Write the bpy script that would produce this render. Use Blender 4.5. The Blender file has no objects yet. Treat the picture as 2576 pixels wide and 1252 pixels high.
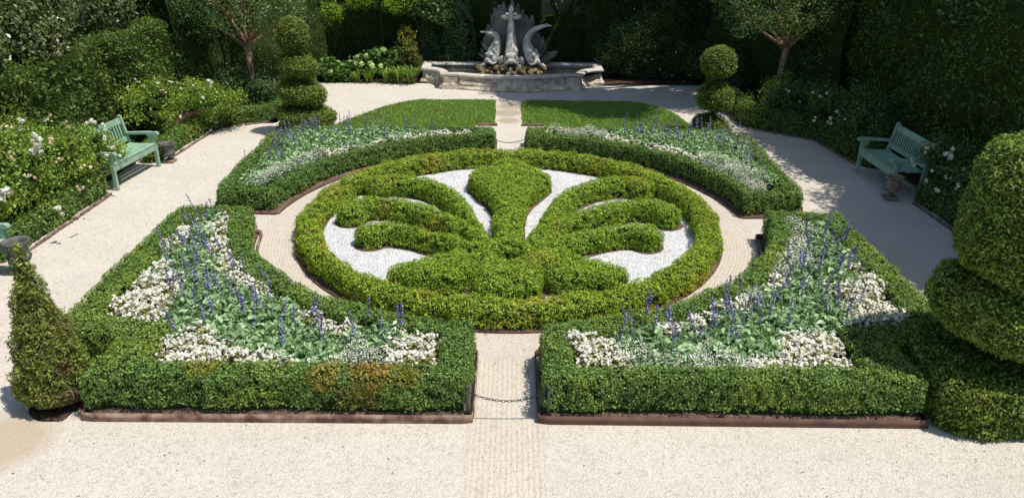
import bpy, bmesh, math, random
import numpy as np
from mathutils import Vector, Matrix
R_ = math.radians
scene = bpy.context.scene
COL = scene.collection
random.seed(7)

# ------------------------------------------------------------------ camera
CAM_H, PITCH, ROLL = 5.6, 24.5, 0.5
cd = bpy.data.cameras.new('camera'); cam = bpy.data.objects.new('camera', cd); COL.objects.link(cam)
cd.sensor_width = 36; cd.lens = 1940/2576*36; cd.clip_end = 500
cam.matrix_world = Matrix.Translation((0, 0, CAM_H)) @ Matrix.Rotation(R_(90-PITCH), 4, 'X') @ Matrix.Rotation(R_(ROLL), 4, 'Z')
scene.camera = cam

# ------------------------------------------------------------------ light
SUN = Vector((0.40, -0.12, 1.0)).normalized()
elev = math.asin(SUN.z); az = math.atan2(SUN.x, SUN.y)
w = bpy.data.worlds.new('World'); scene.world = w; w.use_nodes = True
nt = w.node_tree; bg = nt.nodes['Background']
sk = nt.nodes.new('ShaderNodeTexSky'); sk.sky_type = 'NISHITA'; sk.sun_disc = False
sk.sun_elevation = elev; sk.sun_rotation = az
nt.links.new(sk.outputs[0], bg.inputs[0]); bg.inputs[1].default_value = 0.13
sl = bpy.data.lights.new('sun', 'SUN'); sl.energy = 4.7; sl.angle = R_(0.55); sl.color = (1, .95, .87)
so = bpy.data.objects.new('sun', sl); COL.objects.link(so)
so.rotation_euler = SUN.to_track_quat('Z', 'Y').to_euler()
scene.view_settings.view_transform = 'Standard'; scene.view_settings.look = 'None'
scene.view_settings.exposure = 0.1; scene.view_settings.gamma = 1
scene.cycles.max_bounces = 6; scene.cycles.diffuse_bounces = 3; scene.cycles.transmission_bounces = 4
scene.cycles.transparent_max_bounces = 4; scene.cycles.use_denoising = True

CX = -0.06          # the garden's axis
CY = 13.27          # centre of the round parterre

# ------------------------------------------------------------------ numpy helpers
def hash3(i, seed):
    n = (i[..., 0]*374761393 + i[..., 1]*668265263 + i[..., 2]*2147483647 + seed*974711) & 0xFFFFFFFF
    n = ((n ^ (n >> 13)) * 1274126177) & 0xFFFFFFFF
    n = (n ^ (n >> 16)) & 0xFFFFFFFF
    return n/4294967295.0
def noise(P, scale=1.0, seed=0):
    """value noise, -1..1, P (N,3), scale in metres"""
    q = P/scale; i = np.floor(q).astype(np.int64); f = q-i; f = f*f*(3-2*f); r = 0
    for a in (0, 1):
        for b in (0, 1):
            for c in (0, 1):
                wgt = (f[:, 0] if a else 1-f[:, 0])*(f[:, 1] if b else 1-f[:, 1])*(f[:, 2] if c else 1-f[:, 2])
                r = r+wgt*hash3(i+np.array([a, b, c]), seed)
    return r*2-1
def link(o, parent=None):
    COL.objects.link(o)
    if parent is not None: o.parent = parent
    return o
def mesh_np(name, chunks, parent=None, smooth=False):
    """chunks: list of (verts (N,3), faces (M,k), material)"""
    me = bpy.data.meshes.new(name); nv = 0; vs = []; loops = []; starts = []; tot = []; mi = []; ls = 0; mats = []
    for v, f, m in chunks:
        if len(f) == 0: continue
        if m not in mats: mats.append(m)
        k = f.shape[1]; vs.append(v); loops.append((f+nv).ravel()); starts.append(ls+np.arange(len(f))*k)
        tot.append(np.full(len(f), k)); mi.append(np.full(len(f), mats.index(m))); ls += f.size; nv += len(v)
    vs = np.concatenate(vs); loops = np.concatenate(loops); starts = np.concatenate(starts); mi = np.concatenate(mi)
    me.vertices.add(len(vs)); me.vertices.foreach_set('co', vs.astype(np.float32).ravel())
    me.loops.add(len(loops)); me.loops.foreach_set('vertex_index', loops.astype(np.int32))
    me.polygons.add(len(starts)); me.polygons.foreach_set('loop_start', starts.astype(np.int32))
    me.polygons.foreach_set('loop_total', np.concatenate(tot).astype(np.int32))
    for m in mats: me.materials.append(m)
    me.polygons.foreach_set('material_index', mi.astype(np.int32))
    if smooth: me.polygons.foreach_set('use_smooth', np.ones(len(starts), bool))
    me.update(calc_edges=True)
    return link(bpy.data.objects.new(name, me), parent)
def tris_of(f):
    return f if f.shape[1] == 3 else np.concatenate([f[:, [0, 1, 2]], f[:, [0, 2, 3]]])
def sample(v, f, density, rng, n=None):
    t = tris_of(f); a = v[t[:, 0]]; e1 = v[t[:, 1]]-a; e2 = v[t[:, 2]]-a
    c = np.cross(e1, e2); ar = np.linalg.norm(c, axis=1)/2+1e-12
    if n is None: n = int(ar.sum()*density)
    k = rng.choice(len(t), n, p=ar/ar.sum()); r1 = np.sqrt(rng.random(n)); r2 = rng.random(n)
    return a[k]+e1[k]*(r1*(1-r2))[:, None]+e2[k]*(r1*r2)[:, None], c[k]/(2*ar[k])[:, None]
def unit(a): return a/(np.linalg.norm(a, axis=1)[:, None]+1e-9)
def leaves(P, N, L, W, rng, spread=.8, up=.25, fold=True):
    """leaf quads at P, facing roughly along N"""
    n = len(P); N2 = unit(N+rng.normal(0, spread, (n, 3))); N2[:, 2] += up; N2 = unit(N2)
    A = unit(np.cross(N2, rng.normal(0, 1, (n, 3)))); B = np.cross(N2, A)
    s = rng.uniform(.65, 1.3, n)[:, None]; l = A*L*s/2; b = B*W*s/2
    V = np.stack([P-l, P+b-l*.1+N2*W*.12*s, P+l-N2*L*.12*s, P-b-l*.1+N2*W*.12*s], 1).reshape(-1, 3)
    return V, np.arange(4*n).reshape(n, 4)
def ico(sub=3):
    bm = bmesh.new(); bmesh.ops.create_icosphere(bm, subdivisions=sub, radius=1)
    v = np.array([x.co[:] for x in bm.verts]); f = np.array([[q.index for q in x.verts] for x in bm.faces]); bm.free()
    return v, f
ICO = {s: ico(s) for s in (1, 2, 3, 4)}

# ------------------------------------------------------------------ materials
def nodes(name):
    m = bpy.data.materials.new(name); m.use_nodes = True; t = m.node_tree; p = t.nodes['Principled BSDF']
    return m, t, p
def N(t, kind, **kw):
    n = t.nodes.new(kind)
    for k, v in kw.items():
        if k.startswith('i_'): n.inputs[int(k[2:]) if k[2:].isdigit() else k[2:]].default_value = v
        else: setattr(n, k, v)
    return n
def mixc(t, fac, a, b, mode='MIX'):
    n = t.nodes.new('ShaderNodeMix'); n.data_type = 'RGBA'; n.blend_type = mode
    for s, x in ((0, fac), (6, a), (7, b)):
        if hasattr(x, 'links') or hasattr(x, 'is_linked'): t.links.new(x, n.inputs[s])
        else: n.inputs[s].default_value = x if s == 0 else (*x[:3], 1)
    return n.outputs[2]
def ramp(t, src, lo, hi, a=0., b=1.):
    n = t.nodes.new('ShaderNodeMapRange'); t.links.new(src, n.inputs[0])
    for i, x in enumerate((lo, hi, a, b)): n.inputs[i+1].default_value = x
    return n.outputs[0]
def leafmat(name, c1, c2, c3=None, patch=1.2, lo=.5, hi=.75, trans=.3, rough=.5, spots=(), spec=.35):
    m, t, p = nodes(name); out = t.nodes['Material Output']
    g = N(t, 'ShaderNodeNewGeometry'); tc = N(t, 'ShaderNodeTexCoord')
    c = mixc(t, g.outputs['Random Per Island'], c1, c2)
    if c3:
        nz = N(t, 'ShaderNodeTexNoise'); nz.inputs['Scale'].default_value = patch; nz.inputs['Detail'].default_value = 4
        t.links.new(tc.outputs['Object'], nz.inputs['Vector'])
        c = mixc(t, ramp(t, nz.outputs[0], lo, hi), c, c3)
    for (sx, sy, sz, r, col) in spots:
        vd = N(t, 'ShaderNodeVectorMath', operation='DISTANCE'); t.links.new(tc.outputs['Object'], vd.inputs[0])
        vd.inputs[1].default_value = (sx, sy, sz)
        nz = N(t, 'ShaderNodeTexNoise'); nz.inputs['Scale'].default_value = 5; t.links.new(tc.outputs['Object'], nz.inputs['Vector'])
        ad = N(t, 'ShaderNodeMath', operation='MULTIPLY_ADD'); t.links.new(nz.outputs[0], ad.inputs[0]); ad.inputs[1].default_value = r*1.2
        t.links.new(vd.outputs['Value'], ad.inputs[2])
        c = mixc(t, ramp(t, ad.outputs[0], r*1.3, r*1.7, .85, 0), c, col)
    hv = N(t, 'ShaderNodeHueSaturation'); t.links.new(c, hv.inputs['Color'])
    nv = N(t, 'ShaderNodeTexNoise'); nv.inputs['Scale'].default_value = 6.5; nv.inputs['Detail'].default_value = 5; nv.inputs['Roughness'].default_value = .7; t.links.new(tc.outputs['Object'], nv.inputs['Vector'])
    m1 = ramp(t, g.outputs['Random Per Island'], 0, 1, .6, 1.4); m2 = ramp(t, nv.outputs[0], .3, .7, .72, 1.28); mm = N(t, 'ShaderNodeMath', operation='MULTIPLY'); t.links.new(m1, mm.inputs[0]); t.links.new(m2, mm.inputs[1]); mr = mm.outputs[0]; t.links.new(mr, hv.inputs['Value'])
    t.links.new(hv.outputs[0], p.inputs['Base Color']); p.inputs['Roughness'].default_value = rough
    p.inputs['Specular IOR Level'].default_value = spec
    if trans:
        tr = N(t, 'ShaderNodeBsdfTranslucent'); t.links.new(mixc(t, .35, hv.outputs[0], (.5, .7, .05), 'MIX'), tr.inputs[0])
        mx = N(t, 'ShaderNodeMixShader'); mx.inputs[0].default_value = trans
        t.links.new(p.outputs[0], mx.inputs[1]); t.links.new(tr.outputs[0], mx.inputs[2]); t.links.new(mx.outputs[0], out.inputs[0])
    return m
def plain(name, col, rough=.6, var=.25, scale=8, bump=0, bscale=40, metal=0, col2=None, spec=.4, coat=0):
    m, t, p = nodes(name); tc = N(t, 'ShaderNodeTexCoord')
    nz = N(t, 'ShaderNodeTexNoise'); nz.inputs['Scale'].default_value = scale; nz.inputs['Detail'].default_value = 6
    t.links.new(tc.outputs['Object'], nz.inputs['Vector'])
    dark = col2 or tuple(x*(1-var) for x in col)
    t.links.new(mixc(t, ramp(t, nz.outputs[0], .35, .65), dark, col), p.inputs['Base Color'])
    p.inputs['Roughness'].default_value = rough; p.inputs['Metallic'].default_value = metal
    p.inputs['Specular IOR Level'].default_value = spec
    if bump:
        b = N(t, 'ShaderNodeBump'); b.inputs['Distance'].default_value = bump; n2 = N(t, 'ShaderNodeTexNoise')
        n2.inputs['Scale'].default_value = bscale; n2.inputs['Detail'].default_value = 5
        t.links.new(tc.outputs['Object'], n2.inputs['Vector']); t.links.new(n2.outputs[0], b.inputs['Height'])
        t.links.new(b.outputs[0], p.inputs['Normal'])
    return m
def gravelmat(name, base, dark, light, grain=55, bump=.012, rake=None, stain_shade=None):
    m, t, p = nodes(name); tc = N(t, 'ShaderNodeTexCoord'); o = tc.outputs['Object']
    vo = N(t, 'ShaderNodeTexVoronoi'); vo.inputs['Scale'].default_value = grain; t.links.new(o, vo.inputs['Vector'])
    v2 = N(t, 'ShaderNodeTexVoronoi'); v2.inputs['Scale'].default_value = grain*.37; t.links.new(o, v2.inputs['Vector'])
    nz = N(t, 'ShaderNodeTexNoise'); nz.inputs['Scale'].default_value = .9; nz.inputs['Detail'].default_value = 7; nz.inputs['Roughness'].default_value = .65; t.links.new(o, nz.inputs['Vector'])
    sep = N(t, 'ShaderNodeSeparateColor'); t.links.new(vo.outputs['Color'], sep.inputs[0])
    c = mixc(t, ramp(t, sep.outputs[0], 0, 1, 0, .9), base, light)
    c = mixc(t, ramp(t, sep.outputs[1], .86, .95, 0, .5), c, dark)
    sp2 = N(t, 'ShaderNodeSeparateColor'); t.links.new(v2.outputs['Color'], sp2.inputs[0])
    c = mixc(t, ramp(t, sp2.outputs[0], .8, 1, 0, .35), c, dark)
    c = mixc(t, ramp(t, nz.outputs[0], .42, .72, 0, .35), c, tuple(x*.82 for x in base))
    n3 = N(t, 'ShaderNodeTexNoise'); n3.inputs['Scale'].default_value = 3.5; n3.inputs['Detail'].default_value = 8; n3.inputs['Roughness'].default_value = .8
    mp = N(t, 'ShaderNodeMapping'); mp.inputs['Scale'].default_value = (1, 3.5, 1); t.links.new(o, mp.inputs[0]); t.links.new(mp.outputs[0], n3.inputs['Vector'])
    c = mixc(t, ramp(t, n3.outputs[0], .52, .7, 0, .3), c, tuple(x*.7 for x in base))
    if stain_shade:
        for (x, y, r, col) in stain_shade:
            vd = N(t, 'ShaderNodeVectorMath', operation='DISTANCE'); t.links.new(o, vd.inputs[0]); vd.inputs[1].default_value = (x, y, 0)
            ad = N(t, 'ShaderNodeMath', operation='MULTIPLY_ADD'); t.links.new(nz.outputs[0], ad.inputs[0]); ad.inputs[1].default_value = r; t.links.new(vd.outputs['Value'], ad.inputs[2])
            c = mixc(t, ramp(t, ad.outputs[0], r*1.15, r*1.6, .8, 0), c, col)
    t.links.new(c, p.inputs['Base Color']); p.inputs['Roughness'].default_value = .95; p.inputs['Specular IOR Level'].default_value = .15
    b = N(t, 'ShaderNodeBump'); b.inputs['Distance'].default_value = bump; b.inputs['Strength'].default_value = 1
    h = N(t, 'ShaderNodeMath', operation='ADD'); t.links.new(vo.outputs['Distance'], h.inputs[0])
    ml = N(t, 'ShaderNodeMath', operation='MULTIPLY'); t.links.new(n3.outputs[0], ml.inputs[0]); ml.inputs[1].default_value = 1.6
    t.links.new(ml.outputs[0], h.inputs[1]); hh = h.outputs[0]
    if rake:
        wv = N(t, 'ShaderNodeTexWave'); wv.wave_type = 'RINGS' if rake == 'rings' else 'BANDS'
        wv.inputs['Distortion'].default_value = 2.2; wv.inputs['Detail'].default_value = 4; wv.inputs['Detail Scale'].default_value = 3
        wv.inputs['Scale'].default_value = 5.2
        mp2 = N(t, 'ShaderNodeMapping'); t.links.new(o, mp2.inputs[0]); t.links.new(mp2.outputs[0], wv.inputs[0])
        if rake == 'rings': mp2.inputs['Location'].default_value = (-CX, -CY, 0); wv.rings_direction = 'Z'
        a2 = N(t, 'ShaderNodeMath', operation='MULTIPLY_ADD'); t.links.new(wv.outputs['Fac'], a2.inputs[0]); a2.inputs[1].default_value = .5; t.links.new(hh, a2.inputs[2]); hh = a2.outputs[0]
    t.links.new(hh, b.inputs['Height']); t.links.new(b.outputs[0], p.inputs['Normal'])
    return m

GB, GD, GL = (.555, .51, .435), (.33, .275, .215), (.69, .635, .55)
M = {}
M['gravel'] = gravelmat('gravel', GB, GD, GL, 62, .010, stain_shade=[(-5.75, 6.95, .62, (.46, .37, .25)), (-.12, 22.4, .42, (.36, .29, .2)), (-.12, 21.6, .42, (.36, .29, .2)), (-.12, 20.8, .36, (.38, .31, .22))])  # brown patches between the lawns put tree shade into the gravel colour
M['raked'] = gravelmat('raked_gravel', (.555, .49, .40), GD, (.67, .61, .52), 62, .010, 'bands')
M['ring_gravel'] = gravelmat('ring_gravel', (.54, .475, .39), GD, (.65, .59, .50), 62, .010, 'rings')
M['white_gravel'] = gravelmat('white_gravel', (.70, .69, .68), (.38, .37, .36), (.90, .90, .90), 30, .035)
M['soil'] = plain('soil', (.10, .062, .042), .95, .5, 14, .03, 30, col2=(.035, .022, .016), spec=.1)
M['mulch'] = plain('mulch', (.23, .16, .12), .95, .5, 30, .03, 40, col2=(.08, .05, .035), spec=.1)
M['core'] = plain('hedge_inside', (.035, .055, .012), .9, .4, 6, spec=.05)  # dark colour stands in for the shade between and behind the leaves
M['core_lime'] = plain('lime_hedge_inside', (.03, .045, .01), .9, .4, 6, spec=.05)  # crevice shade of the lime hedges put into the colour likewise
M['corten'] = plain('rusty_steel', (.15, .075, .05), .75, .3, 5, .002, 60, col2=(.085, .045, .035))
M['corten_dusty'] = plain('dusty_rusty_steel', (.34, .25, .17), .85, .3, 7, .002, 60, col2=(.12, .06, .045))
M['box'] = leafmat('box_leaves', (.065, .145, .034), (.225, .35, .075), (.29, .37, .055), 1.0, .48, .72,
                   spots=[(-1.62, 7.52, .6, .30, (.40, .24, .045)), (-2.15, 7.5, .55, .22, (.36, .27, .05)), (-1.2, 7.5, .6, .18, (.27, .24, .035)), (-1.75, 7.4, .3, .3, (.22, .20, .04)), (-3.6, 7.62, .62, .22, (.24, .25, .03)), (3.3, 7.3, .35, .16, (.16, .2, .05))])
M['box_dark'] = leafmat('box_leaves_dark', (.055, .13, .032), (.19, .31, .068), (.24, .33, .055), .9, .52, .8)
M['box_lime'] = leafmat('box_leaves_lime', (.15, .26, .02), (.41, .52, .05), (.50, .38, .06), 1.7, .54, .74, trans=.38)
M['box_emblem'] = leafmat('box_leaves_emblem', (.13, .25, .018), (.38, .52, .05), (.48, .38, .06), 1.5, .57, .8, trans=.38)
M['yew'] = leafmat('yew_needles', (.075, .12, .02), (.25, .30, .045), (.17, .15, .03), 2.2, .5, .8)
M['yew_cone'] = leafmat('yew_cone_needles', (.09, .13, .025), (.27, .31, .06), (.24, .20, .06), 2.5, .45, .8,
                        spots=[(.38, -.28, .62, .15, (.16, .07, .035)), (.36, -.2, .2, .22, (.14, .10, .06))])
M['yew_near'] = leafmat('near_yew_needles', (.07, .13, .02), (.26, .36, .06), (.22, .25, .04), 2.0, .5, .75)
M['yew_deep'] = leafmat('yew_dark_needles', (.025, .05, .015), (.07, .12, .03), (.055, .06, .015), 1.2, .5, .8)
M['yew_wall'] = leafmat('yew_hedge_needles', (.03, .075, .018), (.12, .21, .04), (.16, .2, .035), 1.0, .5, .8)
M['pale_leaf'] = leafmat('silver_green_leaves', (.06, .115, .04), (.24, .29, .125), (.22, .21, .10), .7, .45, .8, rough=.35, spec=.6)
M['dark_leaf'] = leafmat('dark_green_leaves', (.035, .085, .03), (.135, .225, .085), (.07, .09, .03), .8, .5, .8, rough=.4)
M['deep_leaf'] = leafmat('deep_shade_leaves', (.025, .055, .022), (.09, .155, .06), None, rough=.5)  # shade of the background planting put into a darker leaf colour
M['mid_leaf'] = leafmat('mid_green_leaves', (.04, .10, .028), (.19, .30, .095), (.1, .18, .06), 1.1, .5, .8, rough=.4)
M['hydrangea_leaf'] = leafmat('hydrangea_leaves', (.035, .09, .025), (.14, .26, .06), None, rough=.55, spec=.2)
M['lime_leaf'] = leafmat('lime_green_leaves', (.17, .34, .02), (.36, .55, .04), None, trans=.45)
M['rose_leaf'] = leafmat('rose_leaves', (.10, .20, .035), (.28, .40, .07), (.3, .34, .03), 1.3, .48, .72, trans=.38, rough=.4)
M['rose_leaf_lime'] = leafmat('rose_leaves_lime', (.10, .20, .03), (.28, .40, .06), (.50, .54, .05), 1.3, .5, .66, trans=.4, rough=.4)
M['rose_leaf_shaded'] = leafmat('rose_leaves_shaded', (.05, .11, .04), (.12, .2, .06), (.13, .17, .04), 1.3, .5, .75, rough=.4)  # darker copy of the rose leaves, right-hand shade put into the colour
M['yellow_leaf'] = leafmat('bronze_leaves', (.12, .13, .02), (.3, .26, .04), (.25, .12, .03), 2, .5, .75)
M['strap_leaf'] = leafmat('strap_leaves', (.10, .2, .03), (.26, .38, .06), None, trans=.3, rough=.35)
M['salvia_leaf'] = leafmat('salvia_leaves', (.12, .24, .09), (.35, .49, .26), (.24, .41, .17), 2.5, .45, .75, trans=.25, rough=.4)
M['begonia_leaf'] = leafmat('begonia_leaves', (.22, .21, .05), (.44, .36, .12), (.20, .27, .07), 4, .45, .7)
M['euph_leaf'] = leafmat('fine_grey_green_leaves', (.12, .23, .10), (.26, .36, .2), None)
M['white_petal'] = leafmat('white_petals', (.82, .79, .67), (.92, .90, .83), None, trans=.25, rough=.6, spec=.2)
M['cream_petal'] = leafmat('cream_petals', (.78, .55, .36), (.85, .75, .58), None, trans=.25, rough=.6, spec=.2)
M['green_petal'] = leafmat('lime_white_petals', (.42, .55, .16), (.72, .78, .42), None, trans=.25, rough=.6, spec=.2)
M['purple'] = leafmat('violet_petals', (.12, .105, .28), (.36, .33, .60), None, trans=.1, rough=.6)
M['stem'] = plain('green_stems', (.07, .12, .04), .6)
M['bark'] = plain('bark', (.30, .20, .12), .85, .4, 9, .008, 25, col2=(.17, .10, .06))
M['bark_dark'] = plain('dark_bark', (.07, .05, .035), .9, .4, 12, .01, 25)
M['grass'] = leafmat('grass_blades', (.18, .33, .06), (.36, .53, .12), (.33, .42, .09), 1.6, .45, .65, trans=.3)
M['turf'] = plain('turf', (.05, .1, .02), .95, .4, 20)
M['bench'] = plain('sage_green_paint', (.30, .445, .32), .55, .12, 5, .001, 50, col2=(.20, .34, .235))
M['bench_shade'] = M['bench']
M['urn'] = plain('grey_lead', (.12, .12, .115), .7, .3, 9, .003, 40, col2=(.07, .068, .064))
M['urn_stone'] = plain('weathered_terracotta', (.33, .25, .17), .85, .3, 9, .004, 40, col2=(.16, .11, .08))
M['brick'] = plain('brick', (.24, .15, .11), .95, .35, 7, .006, 30, col2=(.12, .085, .065))
M['stone'] = plain('pale_limestone', (.72, .63, .50), .85, .3, 5, .008, 25, col2=(.36, .29, .2))
M['stone_cap'] = plain('pale_limestone_coping', (.60, .55, .47), .8, .2, 7, .006, 25, col2=(.45, .41, .34))
M['stone_grey'] = plain('grey_carved_stone', (.68, .66, .60), .85, .35, 4, .014, 22, col2=(.36, .345, .30))
M['stone_dark'] = plain('weathered_grey_stone', (.21, .205, .18), .9, .35, 3, .02, 22, col2=(.085, .083, .074))
M['rock'] = plain('mossy_rock', (.34, .24, .12), .8, .5, 6, .01, 25, col2=(.12, .09, .035))
M['iron'] = plain('dark_iron', (.035, .038, .036), .5, .3, 20, metal=.6)
M['post'] = plain('green_iron', (.06, .085, .065), .5, .3, 20, metal=.2)
M['wall'] = plain('pale_rendered_wall', (.5, .44, .4), .9, .3, 3)
M['glass_green'] = plain('green_plastic', (.03, .30, .2), .25, .1, 20)
def watermat():
    m, t, p = nodes('pond_water'); p.inputs['Base Color'].default_value = (.018, .022, .016, 1); p.inputs['Roughness'].default_value = .06
    tc = N(t, 'ShaderNodeTexCoord'); n = N(t, 'ShaderNodeTexNoise'); n.inputs['Scale'].default_value = 6; n.inputs['Detail'].default_value = 3
    t.links.new(tc.outputs['Object'], n.inputs['Vector']); b = N(t, 'ShaderNodeBump'); b.inputs['Distance'].default_value = .02
    t.links.new(n.outputs[0], b.inputs['Height']); t.links.new(b.outputs[0], p.inputs['Normal']); return m
M['water'] = watermat()
def jetmat():
    m, t, p = nodes('falling_water'); p.inputs['Base Color'].default_value = (.9, .95, 1, 1); p.inputs['Roughness'].default_value = .1
    p.inputs['Transmission Weight'].default_value = .85; p.inputs['IOR'].default_value = 1.33; return m
M['jet'] = jetmat()

# ------------------------------------------------------------------ object helpers
def tag(o, label, cat=None, group=None, kind=None):
    if label: o['label'] = label
    if cat: o['category'] = cat
    if group: o['group'] = group
    if kind: o['kind'] = kind
    return o
def struct(o, kind='structure'):
    o['kind'] = kind; return o
def empty(name, loc=(0, 0, 0), rz=0, label=None, cat=None, group=None):
    o = bpy.data.objects.new(name, None); o.empty_display_size = .2; o.location = loc; o.rotation_euler = (0, 0, rz); link(o)
    return tag(o, label, cat, group)
def copy_tree(o, parent=None):
    c = o.copy(); link(c, parent)
    for ch in [x for x in KIDS.get(o.name, [])]: copy_tree(ch, c)
    return c
KIDS = {}
def reg(o):            # remember children of a prototype before copying
    KIDS[o.name] = [x for x in COL.objects if x.parent == o]
    for x in KIDS[o.name]: reg(x)
def bm_obj(name, bm, mat, parent=None, smooth=False, bevel=0):
    if bevel: bmesh.ops.bevel(bm, geom=bm.edges[:]+bm.verts[:], offset=bevel, segments=2, affect='EDGES', profile=.6, clamp_overlap=True)
    bmesh.ops.recalc_face_normals(bm, faces=bm.faces[:])
    me = bpy.data.meshes.new(name); bm.to_mesh(me); bm.free(); me.materials.append(mat)
    if smooth: me.polygons.foreach_set('use_smooth', np.ones(len(me.polygons), bool))
    return link(bpy.data.objects.new(name, me), parent)
def add_box(bm, c, s, rot=None):
    mat = Matrix.Translation(c) @ (rot.to_4x4() if rot is not None else Matrix.Identity(4)) @ Matrix.Diagonal((*s, 1))
    return bmesh.ops.create_cube(bm, size=1, matrix=mat)['verts']
def add_prism(bm, prof, x0, x1, axis='x'):
    """profile of (a,b) points extruded along an axis"""
    def P(a, b, x): return (x, a, b) if axis == 'x' else (a, x, b)
    A = [bm.verts.new(P(a, b, x0)) for a, b in prof]; B = [bm.verts.new(P(a, b, x1)) for a, b in prof]; n = len(prof)
    bm.faces.new(A); bm.faces.new(B[::-1])
    for i in range(n): bm.faces.new((A[i], B[i], B[(i+1) % n], A[(i+1) % n]))
def tube(path, rad, seg=8, flat=None, caps=True):
    """numpy tube; rad list; flat: per point (a,b) scale of the section"""
    P = np.array(path, float); n = len(P); T = np.gradient(P, axis=0); T = unit(T)
    up = np.array([0, 0, 1.]) if abs(T[0, 2]) < .9 else np.array([0, 1., 0]); V = []
    u = unit(np.cross(T[0], up)[None])[0]
    for i in range(n):
        u = u-T[i]*(u@T[i]); u /= np.linalg.norm(u); v = np.cross(T[i], u); fa, fb = flat[i] if flat else (1, 1)
        for k in range(seg):
            a = 2*math.pi*k/seg; V.append(P[i]+rad[i]*(u*math.cos(a)*fa+v*math.sin(a)*fb))
    F = [[i*seg+k, i*seg+(k+1) % seg, (i+1)*seg+(k+1) % seg, (i+1)*seg+k] for i in range(n-1) for k in range(seg)]
    V = np.array(V); F = np.array(F)
    if caps:
        nv = len(V); V = np.concatenate([V, P[:1], P[-1:]])
        c = [[nv, (k+1) % seg, k, nv] for k in range(seg)]+[[nv+1, (n-1)*seg+k, (n-1)*seg+(k+1) % seg, nv+1] for k in range(seg)]
        F3 = np.array(c)[:, :3]; F = np.concatenate([tris_of(F), F3])
    return V, F
def merge(parts):
    vs, fs, n = [], [], 0
    for v, f in parts:
        vs.append(v); fs.append(tris_of(f)+n); n += len(v)
    return np.concatenate(vs), np.concatenate(fs)
def lathe(prof, seg=28):
    V = np.array([[r*math.cos(2*math.pi*k/seg), r*math.sin(2*math.pi*k/seg), z] for r, z in prof for k in range(seg)])
    F = np.array([[i*seg+k, i*seg+(k+1) % seg, (i+1)*seg+(k+1) % seg, (i+1)*seg+k] for i in range(len(prof)-1) for k in range(seg)])
    return V, F

# ------------------------------------------------------------------ plan shapes (x measured from the garden axis)
def sd_poly(P, poly):
    poly = np.array(poly, float); d = np.full(len(P), 1e9); ins = np.zeros(len(P), bool); n = len(poly)
    for i in range(n):
        a, b = poly[i], poly[(i+1) % n]; e = b-a; w_ = P-a; t = np.clip((w_@e)/(e@e+1e-12), 0, 1)
        d = np.minimum(d, np.linalg.norm(w_-t[:, None]*e, axis=1))
        c = (a[1] > P[:, 1]) != (b[1] > P[:, 1])
        with np.errstate(divide='ignore', invalid='ignore'):
            ins ^= c & (P[:, 0] < (b[0]-a[0])*(P[:, 1]-a[1])/(b[1]-a[1]+1e-15)+a[0])
    return np.where(ins, -d, d)
def sd_stroke(P, pts, rad):
    d = np.full(len(P), 1e9); rad = rad if hasattr(rad, '__len__') else [rad]*len(pts)
    for i in range(len(pts)-1):
        a, b = np.array(pts[i], float), np.array(pts[i+1], float); e = b-a; w_ = P-a; t = np.clip((w_@e)/(e@e+1e-12), 0, 1)
        d = np.minimum(d, np.linalg.norm(w_-t[:, None]*e, axis=1)-(rad[i]*(1-t)+rad[i+1]*t))
    return d
def sd_circ(P, r, c=(CX, CY)): return np.hypot(P[:, 0]-c[0], P[:, 1]-c[1])-r
def field(sdf, box, z0, H, res=.035, shoulder=.09, bump=.018, rag=.02, seed=1, bscale=.3, step=None):
    """solid grown over the plan region sdf<0 with rounded shoulders"""
    x0, y0, x1, y1 = box; nx = int((x1-x0)/res)+1; ny = int((y1-y0)/res)+1
    X, Y = np.meshgrid(np.linspace(x0, x1, nx), np.linspace(y0, y1, ny)); P = np.stack([X.ravel(), Y.ravel()], 1)
    P3 = np.concatenate([P, np.zeros((len(P), 1))], 1)
    rg = rag*noise(P3, bscale, seed)+rag*.5*noise(P3, bscale*.35, seed+1)
    S = (sdf(P)-rg); Sg = S.reshape(ny, nx); gy, gx = np.gradient(Sg, (y1-y0)/(ny-1), (x1-x0)/(nx-1)); G = np.stack([gx.ravel(), gy.ravel()], 1)
    G /= np.linalg.norm(G, axis=1)[:, None]+1e-6
    ins = S < 0; d = np.clip(-S, 0, shoulder)
    hz = H-shoulder+np.sqrt(np.clip(shoulder**2-(shoulder-d)**2, 0, None))
    hz = hz+bump*noise(P3, bscale, seed+2)+bump*.5*noise(P3, bscale*.3, seed+3)
    Q = P.copy(); o = ~ins; Q[o] -= G[o]*S[o][:, None]; Z = np.where(ins, z0+hz, z0)
    V = np.concatenate([Q, Z[:, None]], 1); i = np.arange(nx*ny).reshape(ny, nx)
    F = np.stack([i[:-1, :-1].ravel(), i[:-1, 1:].ravel(), i[1:, 1:].ravel(), i[1:, :-1].ravel()], 1)
    F = F[ins[F].any(1)]
    used, inv = np.unique(F, return_inverse=True); V = V[used]; F = inv.reshape(F.shape)
    bad = np.abs(V[:, 0]) > 40; V[bad, 0] = 0
    return V, F
LOD = 1.45
def inset_mesh(v, f, d):
    t = tris_of(f); n = np.cross(v[t[:, 1]]-v[t[:, 0]], v[t[:, 2]]-v[t[:, 0]]); vn = np.zeros_like(v)
    for k in range(3): np.add.at(vn, t[:, k], n)
    q = v-unit(vn)*d; q[:, 2] = np.maximum(q[:, 2], v[:, 2].min()); return q
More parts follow.
